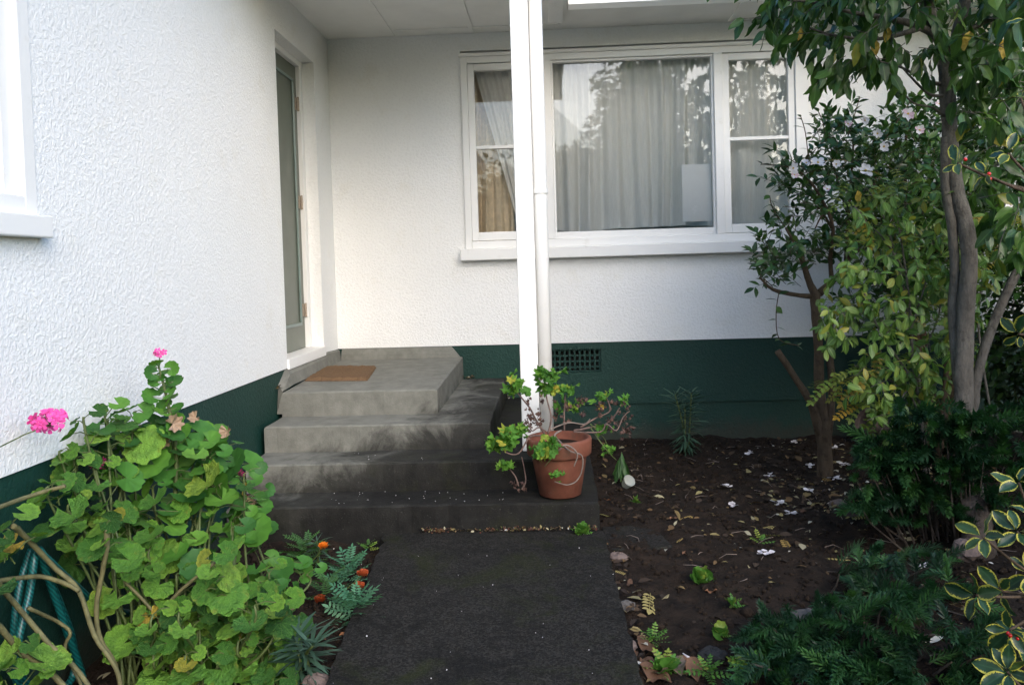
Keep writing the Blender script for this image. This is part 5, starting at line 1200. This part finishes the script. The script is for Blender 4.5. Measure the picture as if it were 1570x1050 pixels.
for k_ in range(420):
    x = rnd(1.0, 1.86); 
    if random.random() < .5+.5*math.sin(x*14): Ms.append(frame((x, -2.236+rnd(-.035, .004), .002+rnd(0, .018)), (rnd(-1, 1), rnd(-1, 1), rnd(.1, 1.2)), UP+rv(.5), rnd(.006, .016)))
tag(joined('stonecrop', blade3(.34, .5, .2, .1, 2), Ms, 'stonecrop_mass'), 'tiny red stonecrop growing along the joint of steps and path', 'weed', kind='stuff')
Ms = []
oct_ = ([(1, 0, 0), (-1, 0, 0), (0, 1, 0), (0, -1, 0), (0, 0, 1), (0, 0, -1)], [(0, 2, 4), (2, 1, 4), (1, 3, 4), (3, 0, 4), (2, 0, 5), (1, 2, 5), (3, 1, 5), (0, 3, 5)], [(0, 0, .5)]*6)
for k_ in range(15000):
    x, y = rnd(1.9, 4.8), rnd(-4.2, -.02)
    if k_ % 7 == 0: x, y = rnd(.02, .9), rnd(-4, -2.25)
    s_ = min(.034, .0025+random.expovariate(1/.0048)); Ms.append(frame((x, y, soil_z(x, y)), rv(), rv(), s_))
k = MATS['soil_crumb']; tag(joined('soil_crumbs', oct_, Ms, 'soil_crumb'), 'loose crumbs and clods of dark soil over the bed', 'soil', kind='stuff')
tw = MB()
for k_ in range(170):
    x, y = rnd(1.95, 4.5), rnd(-3.8, -.1); a_ = rnd(0, 6.28); l_ = rnd(.02, .11); z = soil_z(x, y)+.008; x2, y2 = x+l_*math.cos(a_), y+l_*math.sin(a_)
    if x2 > 1.95: tw.tube([(x, y, z), ((x+x2)/2+rnd(-.006, .006), (y+y2)/2+rnd(-.006, .006), z+rnd(0, .008)), (x2, y2, soil_z(x2, y2)+.007)], [.0016, .0014, .0008], 4, False)
tag(tw.build('fallen_twigs', 'pale_dry_stem', kind='stuff'), 'thin dry twigs scattered over the soil of the bed', 'twigs', kind='stuff')
Ms = []
for k_ in range(34): x = rnd(.9, 1.9); Ms.append(frame((x, rnd(-3.9, -2.3), .002), rv(), UP, min(.0045, .001+random.expovariate(1/.0009))))
for (z, y0_, y1_, n_) in ((.136, -2.2, -1.99, 34), (.288, -1.95, -1.70, 8)):
    for k_ in range(n_): Ms.append(frame((rnd(.5, 1.4), rnd(y0_, y1_), z+.002), rv(), UP, rnd(.001, .0028)))
me_specks = joined('petal_specks', oct_, Ms, 'white_petal'); tag(me_specks, 'tiny white petal specks sprinkled on the path and steps', 'petals', kind='stuff')
sc = MB(); sc.tube([PZ(1047, 1001, -.03), PZ(1054, 1006, -.025), PZ(1062, 1010, -.03)], [.002, .0035, .002], 6); tag(sc.build('white_twig', 'white_petal'), 'short curved white sliver lying on the soil near the weeds', 'sliver')

# ================================================================== GARDEN BEHIND THE CAMERA (seen in the window panes)
mass_shrub('garden_hedge', (3.0, -19.0, 2.2), (5.8, 1.5, 3.1), 15000, .24, 'garden_mass', 'broad dark garden hedge reflected low in the window panes', 'hedge', hollow=.3)
mass_shrub('garden_hedge', (12.8, -19.5, 1.9), (5.0, 1.5, 2.7), 11000, .24, 'garden_mass', 'garden hedge to the right reflected in the narrow right sash', 'hedge', hollow=.3)
mass_shrub('garden_hedge', (-8.0, -19.5, 1.4), (5.0, 1.5, 2.2), 9000, .24, 'garden_mass', 'garden hedge to the left reflected behind the porch post', 'hedge', hollow=.3)
mass_shrub('reflected_tree', (4.55, -18.2, 5.5), (1.6, 1.3, 2.6), 6000, .20, 'garden_mass', 'tall loose crowned tree reflected in the large window pane', 'tree', hollow=.1)
mass_shrub('reflected_tree', (7.9, -18.5, 4.4), (.55, .55, 3.0), 2200, .20, 'garden_mass', 'narrow pointed tree reflected in the right sash', 'tree', hollow=.1)
for o in bpy.data.objects:
    if '_b' in o: del o['_b']
